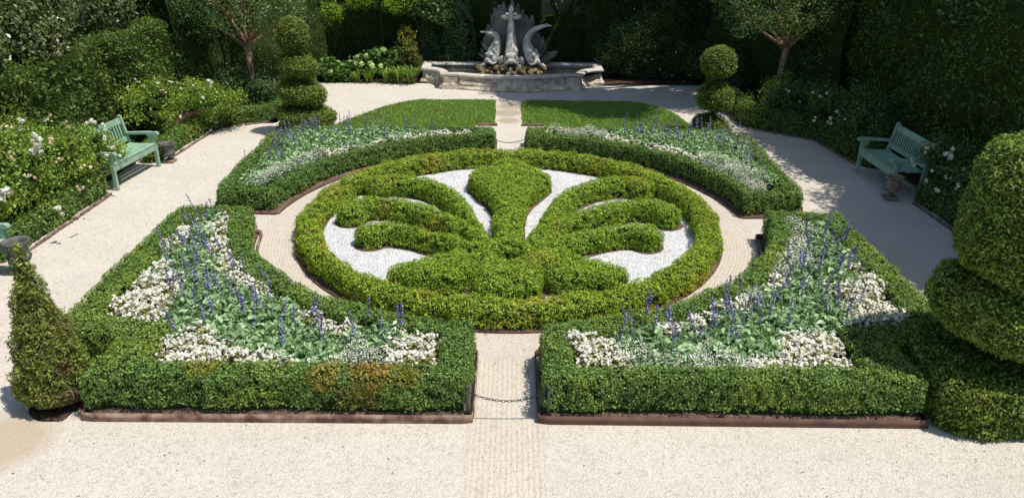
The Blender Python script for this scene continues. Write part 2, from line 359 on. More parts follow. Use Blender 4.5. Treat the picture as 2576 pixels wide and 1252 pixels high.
def hedge_mesh(name, V, F, mat, L=.026, W=.017, dens=2300, seed=3, parent=None, z_skip=None, tuft=.024, spread=.5, inset=.0, core=None):
    """leafy skin over a dark inside"""
    rng = np.random.default_rng(seed); P, Nn = sample(V, F, dens*LOD, rng)
    if z_skip is not None:     # bare stems near the ground
        k = P[:, 2] > z_skip+.03*noise(P*[1, 1, 0], .12, seed)+.02*rng.normal(size=len(P)); P, Nn = P[k], Nn[k]
    cl = noise(P, .07, seed+5)
    k = (cl > -.42) | (rng.random(len(P)) > .72); P, Nn, cl = P[k], Nn[k], cl[k]
    P = P+Nn*(cl*tuft*1.15+.6*tuft*noise(P, .16, seed+6)+rng.normal(0, tuft*.5, len(P)))[:, None]
    a, b = leaves(P, Nn, L, W, rng, spread)
    cv = inset_mesh(V, F, .045)
    return mesh_np(name, [(cv, F, core or M['core']), (a, b, mat)], parent)

# ------------------------------------------------------------------ ground
def sheet(name, sdf, box, z, mat, res=.05):
    V, F = field(sdf, box, z, 0, res, shoulder=1e-4, bump=0, rag=0); V[:, 2] = z
    return struct(mesh_np(name, [(V, F, mat)]))
g = 150
struct(mesh_np('ground', [(np.array([[-g, -g, 0], [g, -g, 0], [g, g, 0], [-g, g, 0]], float), np.array([[0, 1, 2, 3]]), M['gravel'])]))
def gapstrip(P): return np.maximum(np.abs(P[:, 0]-CX+.0)-.44, np.abs(P[:, 1]-7.0)-1.9)
def ringpath(P): return np.maximum(sd_circ(P, 4.52), -sd_circ(P, 3.84))
sheet('path', lambda P: np.maximum(gapstrip(P), -sd_circ(P, 4.52)), (-.7, 4.0, .6, 9.2), .004, M['raked'])
sheet('path', ringpath, (-4.8, 8.6, 4.8, 18), .004, M['ring_gravel'])
sheet('white_gravel', lambda P: sd_circ(P, 3.6), (-4, 9.3, 4, 17.2), .02, M['white_gravel'])

# ------------------------------------------------------------------ planted beds
def mir(poly, s): return [(CX+s*x, y) for x, y in poly]
F_OUT = [(-.42, 7.40), (-4.90, 7.38), (-4.90, 8.22), (-5.45, 8.40), (-5.86, 8.92), (-5.86, 12.74), (-3.9, 12.74), (-3, 12), (-.42, 10)]
F_IN = [(-.84, 7.74), (-4.2, 7.74), (-4.28, 8.62), (-5.36, 8.86), (-5.42, 12.42), (-4.5, 12.42), (-3, 11), (-.84, 9)]
B_OUT = [(-.38, 18.66), (-5.2, 18.6), (-5.78, 18.0), (-5.78, 14.3), (-5.62, 13.86), (-4.2, 13.80), (-3, 14), (-.38, 16.5)]
B_IN = [(-.86, 18.38), (-5.0, 18.3), (-5.42, 17.8), (-5.36, 14.6), (-5.1, 14.22), (-4.2, 14.22), (-3, 14.5), (-.86, 17)]
def sd_out(o, s): 
    p = mir(o, s); return lambda P: np.maximum(sd_poly(P, p), -sd_circ(P, 4.55))
def sd_in(o, s):
    p = mir(o, s); return lambda P: np.maximum(sd_poly(P, p), -sd_circ(P, 4.93 if o is F_IN else 4.88))
BEDS = []
def outline(o, s, off=.05):
    """bed outline as a polyline following the round path"""
    pts = []; p = [np.array(q) for q in mir(o, s)]
    for i in range(len(p)):
        a, b = p[i], p[(i+1) % len(p)]; n = max(2, int(np.linalg.norm(b-a)/.1))
        for k in range(n): pts.append(a+(b-a)*k/n)
    C = np.array([CX, CY]); out = []; m = len(pts)
    S = np.array(pts); r = np.hypot(S[:, 0]-CX, S[:, 1]-CY)
    keep = r > 4.52; k0 = next(i for i in range(m) if keep[i] and not keep[i-1]); S = np.roll(S, -k0, 0); keep = np.roll(keep, -k0)
    S = S[keep]; a0 = math.atan2(*(S[-1]-C)[::-1]); a1 = math.atan2(*(S[0]-C)[::-1]); d = (a1-a0+math.pi) % (2*math.pi)-math.pi
    arc = np.array([[CX+4.52*math.cos(a0+d*t), CY+4.52*math.sin(a0+d*t)] for t in np.linspace(0, 1, 60)])
    return np.concatenate([S, arc])
def ribbon(L2, z0, z1, th=.012, closed=True, off=0.0):
    L2 = np.array(L2); n = len(L2); T = np.roll(L2, -1, 0)-np.roll(L2, 1, 0) if closed else np.gradient(L2, axis=0)
    Nn = np.stack([T[:, 1], -T[:, 0]], 1); Nn /= np.linalg.norm(Nn, axis=1)[:, None]+1e-9
    area = .5*np.sum(L2[:, 0]*np.roll(L2[:, 1], -1)-np.roll(L2[:, 0], -1)*L2[:, 1])
    if area < 0: Nn = -Nn
    A = L2+Nn*(off+th); B = L2+Nn*off; V = []
    for p, q in zip(A, B): V += [(*p, z0), (*p, z1), (*q, z1), (*q, z0)]
    F = []; m = n if closed else n-1
    for i in range(m):
        j = (i+1) % n
        for k in range(4): F.append([i*4+k, i*4+(k+1) % 4, j*4+(k+1) % 4, j*4+k])
    return np.array(V, float), np.array(F)
for (nm, o, i_, s, H, z0, lab) in (
    ('front left', F_OUT, F_IN, 1, .50, .10, 'dark green box hedge framing the near left flower bed, with an orange-brown scorched patch'),
    ('front right', F_OUT, F_IN, -1, .50, .10, 'green box hedge framing the near right flower bed, its outer corner in the topiary shade'),
    ('back left', B_OUT, B_IN, 1, .38, .06, 'low clipped box hedge framing the far left flower bed below the stacked yew topiary'),
    ('back right', B_OUT, B_IN, -1, .38, .06, 'low clipped box hedge framing the far right flower bed beside the shaded path')):
    so_, si_ = sd_out(o, s), sd_in(i_, s); P0 = np.array(mir(o, s)); bx = (P0[:, 0].min()-.15, P0[:, 1].min()-.15, P0[:, 0].max()+.15, P0[:, 1].max()+.15)
    V, F = field(so_, bx, 0, z0, .06, .02, .012, 0, seed=5, bscale=.1); 
    struct(mesh_np('soil', [(V, F, M['mulch'])]))
    V, F = field(lambda P: np.maximum(so_(P)+.02, -si_(P)), bx, z0, H, .035, .065, .016, .038, seed=int(11+s+H*50), bscale=.42)
    near = o is F_OUT
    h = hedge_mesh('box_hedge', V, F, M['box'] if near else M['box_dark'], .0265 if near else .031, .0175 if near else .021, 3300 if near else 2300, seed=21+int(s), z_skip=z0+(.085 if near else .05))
    tag(h, lab, 'hedge')
    L2 = outline(o, s); V, F = ribbon(L2, 0, .115 if near else .05, .014, off=.035)
    e = mesh_np('steel_edging', [(V, F, M['corten_dusty'] if (near and s == 1) else M['corten'])])
    tag(e, {('front left'): 'dusty rust-brown steel edging strip under the hedge of the near left bed', 'front right': 'dark rust-brown steel edging strip under the hedge of the near right bed',
            'back left': 'low rusty steel edging strip around the far left bed', 'back right': 'low rusty steel edging strip around the far right bed'}[nm], 'edging')
    BEDS.append((nm, si_, bx, z0, s, near))
# low steel strip round the parterre
t_ = np.linspace(0, 2*math.pi, 181)[:-1]
V, F = ribbon(np.stack([CX+3.86*np.cos(t_), CY+3.86*np.sin(t_)], 1), 0, .04, .014)
tag(mesh_np('steel_edging', [(V, F, M['corten'])]), 'thin rusty steel strip around the round central parterre', 'edging')
sheet('soil', lambda P: np.maximum(sd_circ(P, 3.85), -sd_circ(P, 3.4)), (-4.1, 9.2, 4.1, 17.4), .024, M['mulch'])

# ring hedge
V, F = field(lambda P: np.maximum(sd_circ(P, 3.83), -sd_circ(P, 3.40)), (-4.1, 9.2, 4.1, 17.4), .02, .34, .032, .12, .03, .045, seed=31, bscale=.34)
tag(hedge_mesh('box_hedge', V, F, M['box_lime'], .029, .020, 3400, seed=32, z_skip=.06, tuft=.034, core=M['core_lime']), 'lime green clipped box hedge forming the closed ring around the white gravel', 'hedge')

# palmette: half shapes, measured from the axis
E_PETAL = [(0, 16.38), (.22, 16.36), (.38, 16.12), (.47, 15.85), (.70, 15.62), (.83, 15.35), (.84, 15.1), (.66, 14.68), (.43, 14.2), (.30, 13.75), (.25, 13.2), (.25, 12.3), (.22, 11.75), (0, 11.75)]
E_BLOCK = [(0, 11.05), (.40, 11.0), (.50, 10.75), (.52, 10.5), (.48, 10.26), (0, 10.20)]
E_LOBE = [(.40, 11.2), (.75, 11.52), (1.10, 11.40), (1.45, 11.16), (1.78, 10.97), (1.87, 10.74), (1.62, 10.55), (1.25, 10.50), (.88, 10.46), (.64, 10.56), (.52, 10.85)]
E_F1 = [(.38, 11.9), (.60, 12.5), (.74, 13.0), (.97, 13.75), (1.24, 14.32), (1.6, 14.70), (2.05, 14.94), (2.45, 15.0), (2.70, 14.88)]
E_F2 = [(.45, 11.9), (.78, 12.62), (1.12, 12.97), (1.5, 13.25), (1.85, 13.47), (2.2, 13.66), (2.58, 13.72), (2.86, 13.58), (2.96, 13.40)]
E_F3 = [(.5, 11.65), (.85, 11.82), (1.2, 12.06), (1.6, 12.30), (2.0, 12.47), (2.28, 12.46), (2.42, 12.38)]
E_FILL = [(0, 12.3), (.45, 12.35), (.75, 12.7), (1.0, 12.7), (.95, 12.1), (.9, 11.5), (.8, 11.2), (.55, 10.6), (0, 10.5)]
def sd_emblem(P):
    Q = np.stack([np.abs(P[:, 0]-CX), P[:, 1]], 1)
    full = lambda h: h+[(-x, y) for x, y in h[::-1]]
    d = np.minimum(sd_poly(Q, full(E_PETAL)), sd_poly(Q, full(E_BLOCK))); d = np.minimum(d, sd_poly(Q, E_LOBE))
    for st, r in ((E_F1, [.14, .15, .15, .17, .19, .19, .20, .22, .24]), (E_F2, [.14, .16, .18, .19, .19, .2, .2, .24, .26]), (E_F3, [.16, .16, .16, .16, .18, .22, .26])):
        d = np.minimum(d, sd_stroke(Q, st, r))
    rr = np.hypot(Q[:, 0], Q[:, 1]-11.37); d = np.minimum(d, np.abs(rr-.38)-.17)
    d = np.minimum(d, np.maximum(sd_poly(Q, full(E_FILL)), -.008))
    return np.maximum(d, .19-rr)
V, F = field(sd_emblem, (-3.6, 9.9, 3.5, 16.7), .02, .36, .03, .16, .026, .03, seed=41, bscale=.34)
tag(hedge_mesh('box_hedge', V, F, M['box_emblem'], .029, .020, 3500, seed=42, z_skip=.06, tuft=.032, core=M['core_lime']), 'lime green clipped box planting shaped as a palmette emblem inside the ring', 'hedge')
sheet('soil', lambda P: sd_emblem(P)-.05, (-3.7, 9.8, 3.6, 16.8), .026, M['mulch'])

# ------------------------------------------------------------------ flower plants (a few kinds, then copies)
def leaf_bush(name, parent, n, L, W, rad, h, mat, rng, zlo=0.0, spread=.9, droop=.1):
    u = rng.random((n, 3)); a = u[:, 0]*2*math.pi; r = rad*np.sqrt(u[:, 1]); zz = zlo+(h-zlo)*np.sqrt(np.clip(1-(r/rad)**2*.75, 0, 1))*(.45+.55*u[:, 2]**.6)
    P = np.stack([r*np.cos(a), r*np.sin(a), zz], 1); Nn = unit(np.stack([np.cos(a)*r/rad*.8, np.sin(a)*r/rad*.8, np.ones(n)*.8], 1))
    v, f = leaves(P, Nn, L, W, rng, spread*.6)
    return mesh_np(name, [(v, f, mat)], parent)
def salvia(seed, nspike):
    rng = np.random.default_rng(seed); e = empty('blue_salvia')
    leaf_bush('foliage', e, 190, .10, .046, .27, .44, M['salvia_leaf'], rng, .05)
    st = merge([tube([(0, 0, 0), (x*.5, y*.5, .2), (x, y, .36)], [.006, .005, .004], 5) for x, y in rng.uniform(-.16, .16, (6, 2))])
    mesh_np('stem', [(st[0], st[1], M['stem'])], e)
    for k in range(nspike):
        x, y = rng.uniform(-.2, .2, 2); lx, ly = rng.normal(0, .04, 2); z1 = rng.uniform(.62, .86)
        tv, tf = tube([(x*.6, y*.6, .2), (x, y, .4), (x+lx, y+ly, z1)], [.004, .0035, .002], 5)
        n = 62; t = rng.random(n); lv = np.floor(t*8)/8+rng.normal(0, .012, n); a = rng.random(n)*2*math.pi; zc = .47+(z1-.47)*np.clip(lv, 0, 1)
        fr = np.clip((zc-.4)/(z1-.4), 0, 1.0); rr = .022*(1-.6*fr)*rng.uniform(.3, 1, n)
        P = np.stack([x+lx*fr+rr*np.cos(a), y+ly*fr+rr*np.sin(a), zc], 1); Nn = unit(np.stack([np.cos(a), np.sin(a), a*0+.3], 1))
        v, f = leaves(P, Nn, .029, .020, rng, .5)
        mesh_np('flower_spike', [(tv, tf, M['stem']), (v, f, M['purple'])], e)
    return e
def begonia(seed, dens=1.0):
    rng = np.random.default_rng(seed); e = empty('white_begonia')
    leaf_bush('foliage', e, 85, .06, .05, .15, .26, M['begonia_leaf'], rng, .02)
    n = int(34*dens); a = rng.random(n)*6.283; r = .15*np.sqrt(rng.random(n)); z = .29-.1*(r/.15)**2+rng.uniform(-.03, .035, n)
    C = np.stack([r*np.cos(a), r*np.sin(a), z], 1); k = 4; P = np.repeat(C, k, 0)+rng.normal(0, .009, (n*k, 3)); Nn = np.tile([[0, -.1, 1.]], (n*k, 1))
    v, f = leaves(P, Nn, .036, .034, rng, .55); mesh_np('blossoms', [(v, f, M['white_petal'])], e)
    return e
def euphorbia(seed):
    rng = np.random.default_rng(seed); e = empty('white_euphorbia')
    leaf_bush('foliage', e, 190, .035, .014, .2, .34, M['euph_leaf'], rng, .02)
    n = 260; a = rng.random(n)*6.283; r = .21*np.sqrt(rng.random(n)); z = .38-.14*(r/.21)**2+rng.uniform(-.07, .03, n)
    v, f = leaves(np.stack([r*np.cos(a), r*np.sin(a), z], 1), np.tile([[0, 0, 1.]], (n, 1)), .017, .015, rng, .6)
    mesh_np('blossoms', [(v, f, M['white_petal'])], e); return e
PROTO = {'salvia': [salvia(100+i, (2, 1, 3, 1, 0, 2)[i]) for i in range(6)], 'salvia_plain': [salvia(140+i, (0, 1, 0)[i]) for i in range(3)],
         'begonia': [begonia(200+i, (1, .7, 1.2, .9)[i]) for i in range(4)], 'euph': [euphorbia(300+i) for i in range(3)]}
for l_ in PROTO.values():
    for p_ in l_: reg(p_)
USED = set()
def plant(kind, x, y, z, rng, sc, label, cat, group, tilt=.12):
    p = PROTO[kind][rng.integers(len(PROTO[kind]))]
    if p.name in USED: o = copy_tree(p)
    else: o = p; USED.add(p.name)
    o.location = (x, y, z); o.rotation_euler = (rng.normal(0, tilt), rng.normal(0, tilt), rng.uniform(0, 6.28)); o.scale = (sc, sc, sc*rng.uniform(.88, 1.12))
    tag(o, label, cat, group); return o
def grid_pts(sdf, bx, step, rng, margin):
    out = []; y = bx[1]; row = 0
    while y < bx[3]:
        x = bx[0]+(row % 2)*step/2
        while x < bx[2]:
            out.append((x+rng.uniform(-.22, .22)*step, y+rng.uniform(-.22, .22)*step)); x += step
        y += step*.87; row += 1
    P = np.array(out); s = sdf(P); return P[s < -margin]
for nm, sdf, bx, z0, s, near in BEDS:
    rng = np.random.default_rng(len(nm)*7+int(s)+3)
    side = nm.replace('front', 'near').replace('back', 'far')
    def zone(P):
        """0 salvia, 1 begonia, 2 euphorbia"""
        x = s*(P[:, 0]-CX); y = P[:, 1]; r = np.hypot(x, y-CY); z = np.zeros(len(P), int)
        wob = .1*noise(np.stack([x, y, 0*x], 1), .4, 9)
        if near:
            z[y < 7.98+wob] = 1; z[(x > -1.5+wob)] = 1; z[(x < -3.45+wob*2) & (y < 8.62)] = 1
            z[(x < -4.55+wob) & (y < 10.0)] = 1; z[(x < -5.1+wob*.5) & (y < 10.6)] = 1; z[(r < 5.16+wob) & (x < -1.9)] = 1
            z[(y > 10.3) & (x < -5.28)] = 1 if s > 0 else 0
            if s > 0:
                z[(x > -2.0) & (x < -1.45) & (y < 8.35)] = 2
            else:
                z[(x > -3.0) & (x < -1.5) & (y < 8.1)] = 2; z[(r < 5.2) & (y > 10.3)] = 2
        else:
            z[r < 5.24+wob] = 1; z[(x > -1.15) & (y < 18.1)] = 1
            z[(x < -4.15) & (r < 5.27)] = 2
            if s < 0: z[(x > -2.2) & (x < -1.0) & (r < 5.35)] = 2
        return z
    P = grid_pts(sdf, bx, .27 if near else .30, rng, .07); zz = zone(P)
    for (x, y), k in zip(P, zz):
        if k: continue
        rr = math.hypot(x-CX, y-CY); xs = s*(x-CX)
        if near: spiky = (xs < -4.2 or (rr < 5.6)) or rng.random() < .12
        else: spiky = (rr > 5.75 or y > 17.6) or rng.random() < .08
        kind = 'salvia' if spiky and rng.random() < .85 else 'salvia_plain'
        plant(kind, x, y, z0+.07, rng, rng.uniform(.86, 1.18) if near else rng.uniform(.88, 1.05), 'blue salvia with grey-green leaves and violet spikes growing in the %s bed' % side if kind == 'salvia' else 'leafy grey-green salvia with few or no spikes growing in the %s bed' % side, 'salvia',
              ('blue salvias in flower in the %s bed' if kind == 'salvia' else 'leafy salvias in the %s bed') % side)
    P = grid_pts(sdf, bx, .185 if near else .24, rng, .05); zz = zone(P)
    for (x, y), k in zip(P, zz):
        if k != 1: continue
        plant('begonia', x, y, z0+(.20 if near else .15), rng, rng.uniform(.8, 1.15) if near else rng.uniform(.75, 1.05), 'white flowering begonia with bronze-green leaves at the edge of the %s bed' % side, 'begonia', 'white begonias in the %s bed' % side)
    P = grid_pts(sdf, bx, .25, rng, .05); zz = zone(P)
    for (x, y), k in zip(P, zz):
        if k != 2: continue
        plant('euph', x, y, z0+.15, rng, rng.uniform(.85, 1.15), 'fine white euphorbia with tiny frothy flowers in the %s bed' % side, 'euphorbia', 'frothy white euphorbias in the %s bed' % side)

# ------------------------------------------------------------------ lawns
for poly, lab in (([(-.50, 20.35), (-1.0, 20.35), (-1.02, 19.0), (-5.0, 19.0), (-4.75, 20.0), (-4.3, 21.0), (-3.75, 22.0), (-3.2, 22.65), (-2.8, 22.88), (-.52, 22.95)], 'sunlit'), ([(.26, 20.35), (.85, 20.35), (.87, 19.0), (4.9, 19.0), (4.8, 20.4), (4.6, 21.5), (4.25, 22.3), (3.8, 22.75), (3.3, 22.9), (.24, 22.9)], 'half shaded')):
    V, F = field(lambda P: sd_poly(P, poly), (-5.2, 18.8, 5.1, 23.2), 0, .035, .06, .02, .006, .03, seed=51)
    struct(mesh_np('lawn', [(V, F, M['turf'])])); rng = np.random.default_rng(52)
    P, Nn = sample(V, F, 2600, rng); P[:, 2] += .012; a = rng.random(len(P))*6.28
    H_ = rng.uniform(.03, .06, len(P)); w2 = np.stack([np.cos(a), np.sin(a), 0*a], 1)*.009; tip = P+np.stack([rng.normal(0, .018, len(P)), rng.normal(0, .018, len(P)), H_], 1)
    v = np.stack([P-w2-[0, 0, .02], P+w2-[0, 0, .02], tip+w2*.3, tip-w2*.3], 1).reshape(-1, 3); f = np.arange(len(v)).reshape(-1, 4)
    tag(mesh_np('grass', [(v, f, M['grass'])]), 'short mown grass of the %s lawn' % lab, 'grass', kind='stuff')
def edging_brick(x0, x1, y, lab):
    bm = bmesh.new(); n = 4
    for k in range(n): add_box(bm, (x0+(k+.5)*(x1-x0)/n, y+random.uniform(-.004, .004), .03), (abs(x1-x0)/n*.94, .09, .06))
    tag(bm_obj('brick_edging', bm, M['brick'], bevel=.004), lab, 'edging')
edging_brick(-.95, -.42, 20.28, 'short row of dark red edging bricks at the near corner of the left lawn')
edging_brick(.22, .85, 20.28, 'short row of dark red edging bricks at the near corner of the right lawn')

# ------------------------------------------------------------------ chains and posts
def chain(p0, p1, sag, name, lab, n=24, s=1.0):
    p0, p1 = Vector(p0), Vector(p1); parts = []
    for k in range(n):
        t = (k+.5)/n; c = p0.lerp(p1, t); c.z -= sag*4*t*(1-t); d = (p1-p0).copy(); d.z -= sag*4*(1-2*t); d.normalize()
        tw = math.radians(15 if k % 2 else 75); l = (p1-p0).length/n*1.28; u = d.orthogonal().normalized(); q = Matrix.Rotation(tw, 3, d) @ u
        path = []
        for j in range(12):
            a = 2*math.pi*j/12; path.append(np.array(c+d*math.cos(a)*l*.5+q*math.sin(a)*l*.27))
        V = []; r = l*.085
        for j in range(12):
            T = unit((path[(j+1) % 12]-path[j-1])[None])[0]; nn = np.cross(np.array(d), np.array(q)); b = np.cross(T, nn)
            for m in range(5):
                a = 2*math.pi*m/5; V.append(path[j]+r*(nn*math.cos(a)+b*math.sin(a)))
        F = [[j*5+m, j*5+(m+1) % 5, ((j+1) % 12)*5+(m+1) % 5, ((j+1) % 12)*5+m] for j in range(12) for m in range(5)]
        parts.append((np.array(V), np.array(F)))
    v, f = merge(parts); tag(mesh_np(name, [(v, f, M['iron'])], smooth=True), lab, 'chain')
def post(x, y, z0, h, lab):
    e = empty('chain_post', (x, y, 0), 0, lab, 'post')
    v, f = lathe([(0, z0), (.022, z0), (.022, z0+h-.06), (.014, z0+h-.055), (.014, z0+h-.05), (0, z0+h-.05)], 10); mesh_np('shaft', [(v, f, M['post'])], e, True)
    a, b = ICO[2]; mesh_np('finial', [(a*.027+[0, 0, z0+h-.03], b, M['post'])], e, True)
post(-.50, 7.42, 0, .50, 'short green iron post with ball finial at the corner of the near left hedge')
post(.44, 7.42, 0, .50, 'short green iron post with ball finial at the corner of the near right hedge')
chain((-.50, 7.42, .40), (.44, 7.42, .42), .13, 'chain', 'dark iron chain hanging across the near entrance of the path', 26)
post(-.50, 18.0, 0, .40, 'short iron post holding the far chain beside the far left hedge')
post(.30, 18.0, 0, .40, 'short iron post holding the far chain beside the far right hedge')
chain((-.48, 18.0, .30), (.28, 18.0, .30), .09, 'chain', 'dark iron chain hanging across the far gap towards the lawns', 20)

# ------------------------------------------------------------------ benches and urns
def make_bench(lab):
    e = empty('garden_bench', label=lab, cat='bench', group='green slatted garden benches'); L = 1.64; m = M['bench']; h = L/2
    for sx in (-1, 1):
        bm = bmesh.new(); add_box(bm, (sx*(h-.035), -.27, .30), (.065, .065, .60)); bm_obj('leg', bm, m, e, bevel=.006)
        bm = bmesh.new(); P = [(.20, 0), (.265, 0), (.275, .40), (.37, .93), (.34, .965), (.30, .95), (.20, .42)]
        add_prism(bm, P, sx*(h-.035)-.03, sx*(h-.035)+.03); bm_obj('rear_leg', bm, m, e, bevel=.005)
        bm = bmesh.new(); prof = [(.25, .60), (.25, .645), (0, .665), (-.18, .675), (-.27, .665), (-.33, .68), (-.375, .665), (-.385, .63), (-.36, .605), (-.31, .60), (-.27, .615), (-.15, .625)]
        add_prism(bm, prof, sx*(h-.035)-.04, sx*(h-.035)+.04); bm_obj('armrest', bm, m, e, bevel=.006)
        bm = bmesh.new(); add_prism(bm, [(-.30, .36), (-.24, .36), (-.235, .48), (-.14, .61), (-.26, .615), (-.30, .5)], sx*(h-.035)-.02, sx*(h-.035)+.02); bm_obj('arm_bracket', bm, m, e, bevel=.004)
    bm = bmesh.new(); add_box(bm, (0, -.275, .385), (L-.14, .03, .11)); bm_obj('front_rail', bm, m, e, bevel=.004)
    bm = bmesh.new(); add_box(bm, (0, .10, .17), (L-.14, .04, .04)); bm_obj('stretcher', bm, m, e, bevel=.004)
    for k in range(5):
        bm = bmesh.new(); add_box(bm, (0, -.255+.106*k, .452-(.012 if k > 1 else 0)), (L-.08, .088, .022)); bm_obj('seat_slat', bm, m, e, bevel=.005)
    rot = Matrix.Rotation(-math.atan2(.095, .51), 3, 'X')
    bm = bmesh.new(); add_box(bm, (0, .335, .86), (L-.12, .035, .11), rot); bm_obj('top_rail', bm, m, e, bevel=.006)
    bm = bmesh.new(); add_box(bm, (0, .262, .525), (L-.12, .03, .085), rot); bm_obj('lower_rail', bm, m, e, bevel=.005)
    for k in range(15):
        bm = bmesh.new(); add_box(bm, (-h+.15+(L-.30)*k/14, .30, .69), (.046, .016, .30), rot); bm_obj('back_slat', bm, m, e, bevel=.003)
    return e
b0 = make_bench('sunlit green slatted bench between the white roses and the left path'); reg(b0)
b1 = copy_tree(b0); b2 = copy_tree(b0)
b0.location = (-8.42, 15.87, 0); b0.rotation_euler = (0, 0, R_(90-7.5))
for b_ in (b0, b1, b2): b_.scale = (1, 1.2, 1.2)
b1.location = (-8.52, 10.55, 0); b1.rotation_euler = (0, 0, R_(90-3)); tag(b1, 'green bench cut off by the left edge of the photo, beside the grey urn')
b2.location = (8.15, 15.87, 0); b2.rotation_euler = (0, 0, R_(-90+2)); tag(b2, 'green slatted bench in deep shade beside the right path')
def urn(x, y, s, mat, lab, tilt=0):
    e = empty('garden_urn', (x, y, 0), 0, lab, 'urn'); e.scale = (s,)*3
    pr = [(0, .07), (.085, .07), (.09, .085), (.05, .10), (.038, .13), (.05, .155), (.10, .175), (.145, .21), (.155, .26), (.14, .275), (.135, .30), (.135, .43), (.15, .455), (.185, .475), (.19, .495), (.17, .50), (.145, .48), (.125, .45), (.12, .36), (0, .35)]
    v, f = lathe(pr, 32)
    mesh_np('bowl', [(v, f, mat)], e, True)
    bm = bmesh.new()
    for k in range(24):
        a = 2*math.pi*k/24; add_box(bm, (.135*math.cos(a), .135*math.sin(a), .225), (.03, .016, .085), Matrix.Rotation(a, 3, 'Z') @ Matrix.Rotation(.45, 3, 'Y'))
    bm_obj('fluting', bm, mat, e, bevel=.004)
    bm = bmesh.new(); add_box(bm, (0, 0, .035), (.25, .25, .07)); bm_obj('plinth', bm, M['urn_stone'], e, bevel=.006)
    return e
urn(-7.87, 16.93, .92, M['urn'], 'small dark lead urn beside the far leg of the sunlit left bench')
urn(-7.93, 11.22, 1.12, M['urn'], 'wide-rimmed grey urn above the cone tree at the left edge')
urn(7.78, 14.93, 1.0, M['urn_stone'], 'shaded brown stone urn standing before the right bench')
# things lying on the left bench
e = empty('bottle', (-8.35, 15.55, .545), .5, 'green plastic bottle lying on the left bench seat', 'bottle')
v, f = tube([(-.14, 0, .03), (-.13, 0, .03), (.05, 0, .03), (.09, 0, .03), (.12, 0, .03), (.13, 0, .03)], [.01, .032, .032, .014, .013, .012], 12); mesh_np('bottle_body', [(v, f, M['glass_green'])], e, True)
v, f = tube([(.118, 0, .03), (.145, 0, .03)], [.017, .017], 12); mesh_np('cap', [(v, f, M['glass_green'])], e)
e = empty('bottle', (-8.27, 15.40, .545), 1.1, 'second green bottle lying nearest the roses on the left bench', 'bottle')
v, f = tube([(-.11, 0, .03), (-.10, 0, .03), (.05, 0, .03), (.08, 0, .03), (.10, 0, .03)], [.01, .03, .03, .013, .012], 12); mesh_np('bottle_body', [(v, f, M['glass_green'])], e, True)
v, f = tube([(.09, 0, .03), (.115, 0, .03)], [.016, .016], 12); mesh_np('cap', [(v, f, M['white_petal'])], e)

# ------------------------------------------------------------------ border hedges with brick edging
def border(pts, rad, H, mat, lab, blab, dens=1500, L=.034, sgn=1, seed=61):
    P0 = np.array(pts); bx = (P0[:, 0].min()-.6, P0[:, 1].min()-.6, P0[:, 0].max()+.6, P0[:, 1].max()+.6)
    V, F = field(lambda P: sd_stroke(P, pts, rad), bx, 0, H, .045, .1, .02, .035, seed=seed)
    tag(hedge_mesh('box_hedge', V, F, mat, L, L*.65, dens, seed=seed+1, z_skip=.03, tuft=.025), lab, 'hedge')
    # bricks on edge along the path side
    bm = bmesh.new(); off = rad+.09
    for i in range(len(pts)-1):
        a, b = Vector(pts[i]), Vector(pts[i+1]); d = (b-a); n = max(1, int(d.length/.22)); d.normalize(); nn = Vector((d.y, -d.x))*sgn; ang = math.atan2(d.y, d.x)
        for k in range(n):
            c = a+(b-a)*((k+.5)/n)+nn*off; add_box(bm, (c.x+random.uniform(-.008, .008), c.y+random.uniform(-.008, .008), .012+random.uniform(-.012, .012)), (.2, .05, .06), Matrix.Rotation(ang+random.uniform(-.06, .06), 3, 'Z'))
    tag(bm_obj('brick_edging', bm, M['brick'], bevel=.005), blab, 'edging')
border([(-8.62, 11.75), (-8.50, 14.8)], .22, .46, M['box'], 'box border hedge below the big white rose bush on the left path', 'brick edging along the left path below the white roses', sgn=1, seed=61)
border([(-8.28, 17.0), (-8.10, 19.45)], .22, .44, M['box'], 'box border hedge beyond the left bench, below the lime green rose', 'brick edging along the left path beyond the bench', sgn=1, seed=63)
border([(-8.75, 6.0), (-8.72, 9.8)], .22, .46, M['box'], 'box border hedge before the bench at the left edge', 'brick edging before the bench at the left edge', sgn=1, seed=64)
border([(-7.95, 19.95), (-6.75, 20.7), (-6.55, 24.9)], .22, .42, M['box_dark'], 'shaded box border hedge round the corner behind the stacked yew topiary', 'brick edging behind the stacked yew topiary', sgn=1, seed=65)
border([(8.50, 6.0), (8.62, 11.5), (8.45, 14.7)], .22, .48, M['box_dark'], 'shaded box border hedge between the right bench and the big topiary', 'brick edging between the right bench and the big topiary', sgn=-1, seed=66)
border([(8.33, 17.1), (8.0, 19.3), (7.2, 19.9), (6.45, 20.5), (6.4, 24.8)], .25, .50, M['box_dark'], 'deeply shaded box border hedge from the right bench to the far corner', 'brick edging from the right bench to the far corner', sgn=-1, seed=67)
for x, y, a, lab in ((-8.78, 15.9, R_(83), 'brick kerb behind the sunlit left bench'), (8.62, 15.9, R_(92), 'brick kerb behind the shaded right bench')):
    bm = bmesh.new()
    for k in range(8): add_box(bm, ((k-3.5)*.23, random.uniform(-.005, .005), .03), (.215, .09, .07))
    o = bm_obj('brick_edging', bm, M['brick'], bevel=.005); o.location = (x, y, 0); o.rotation_euler = (0, 0, a); tag(o, lab, 'edging')
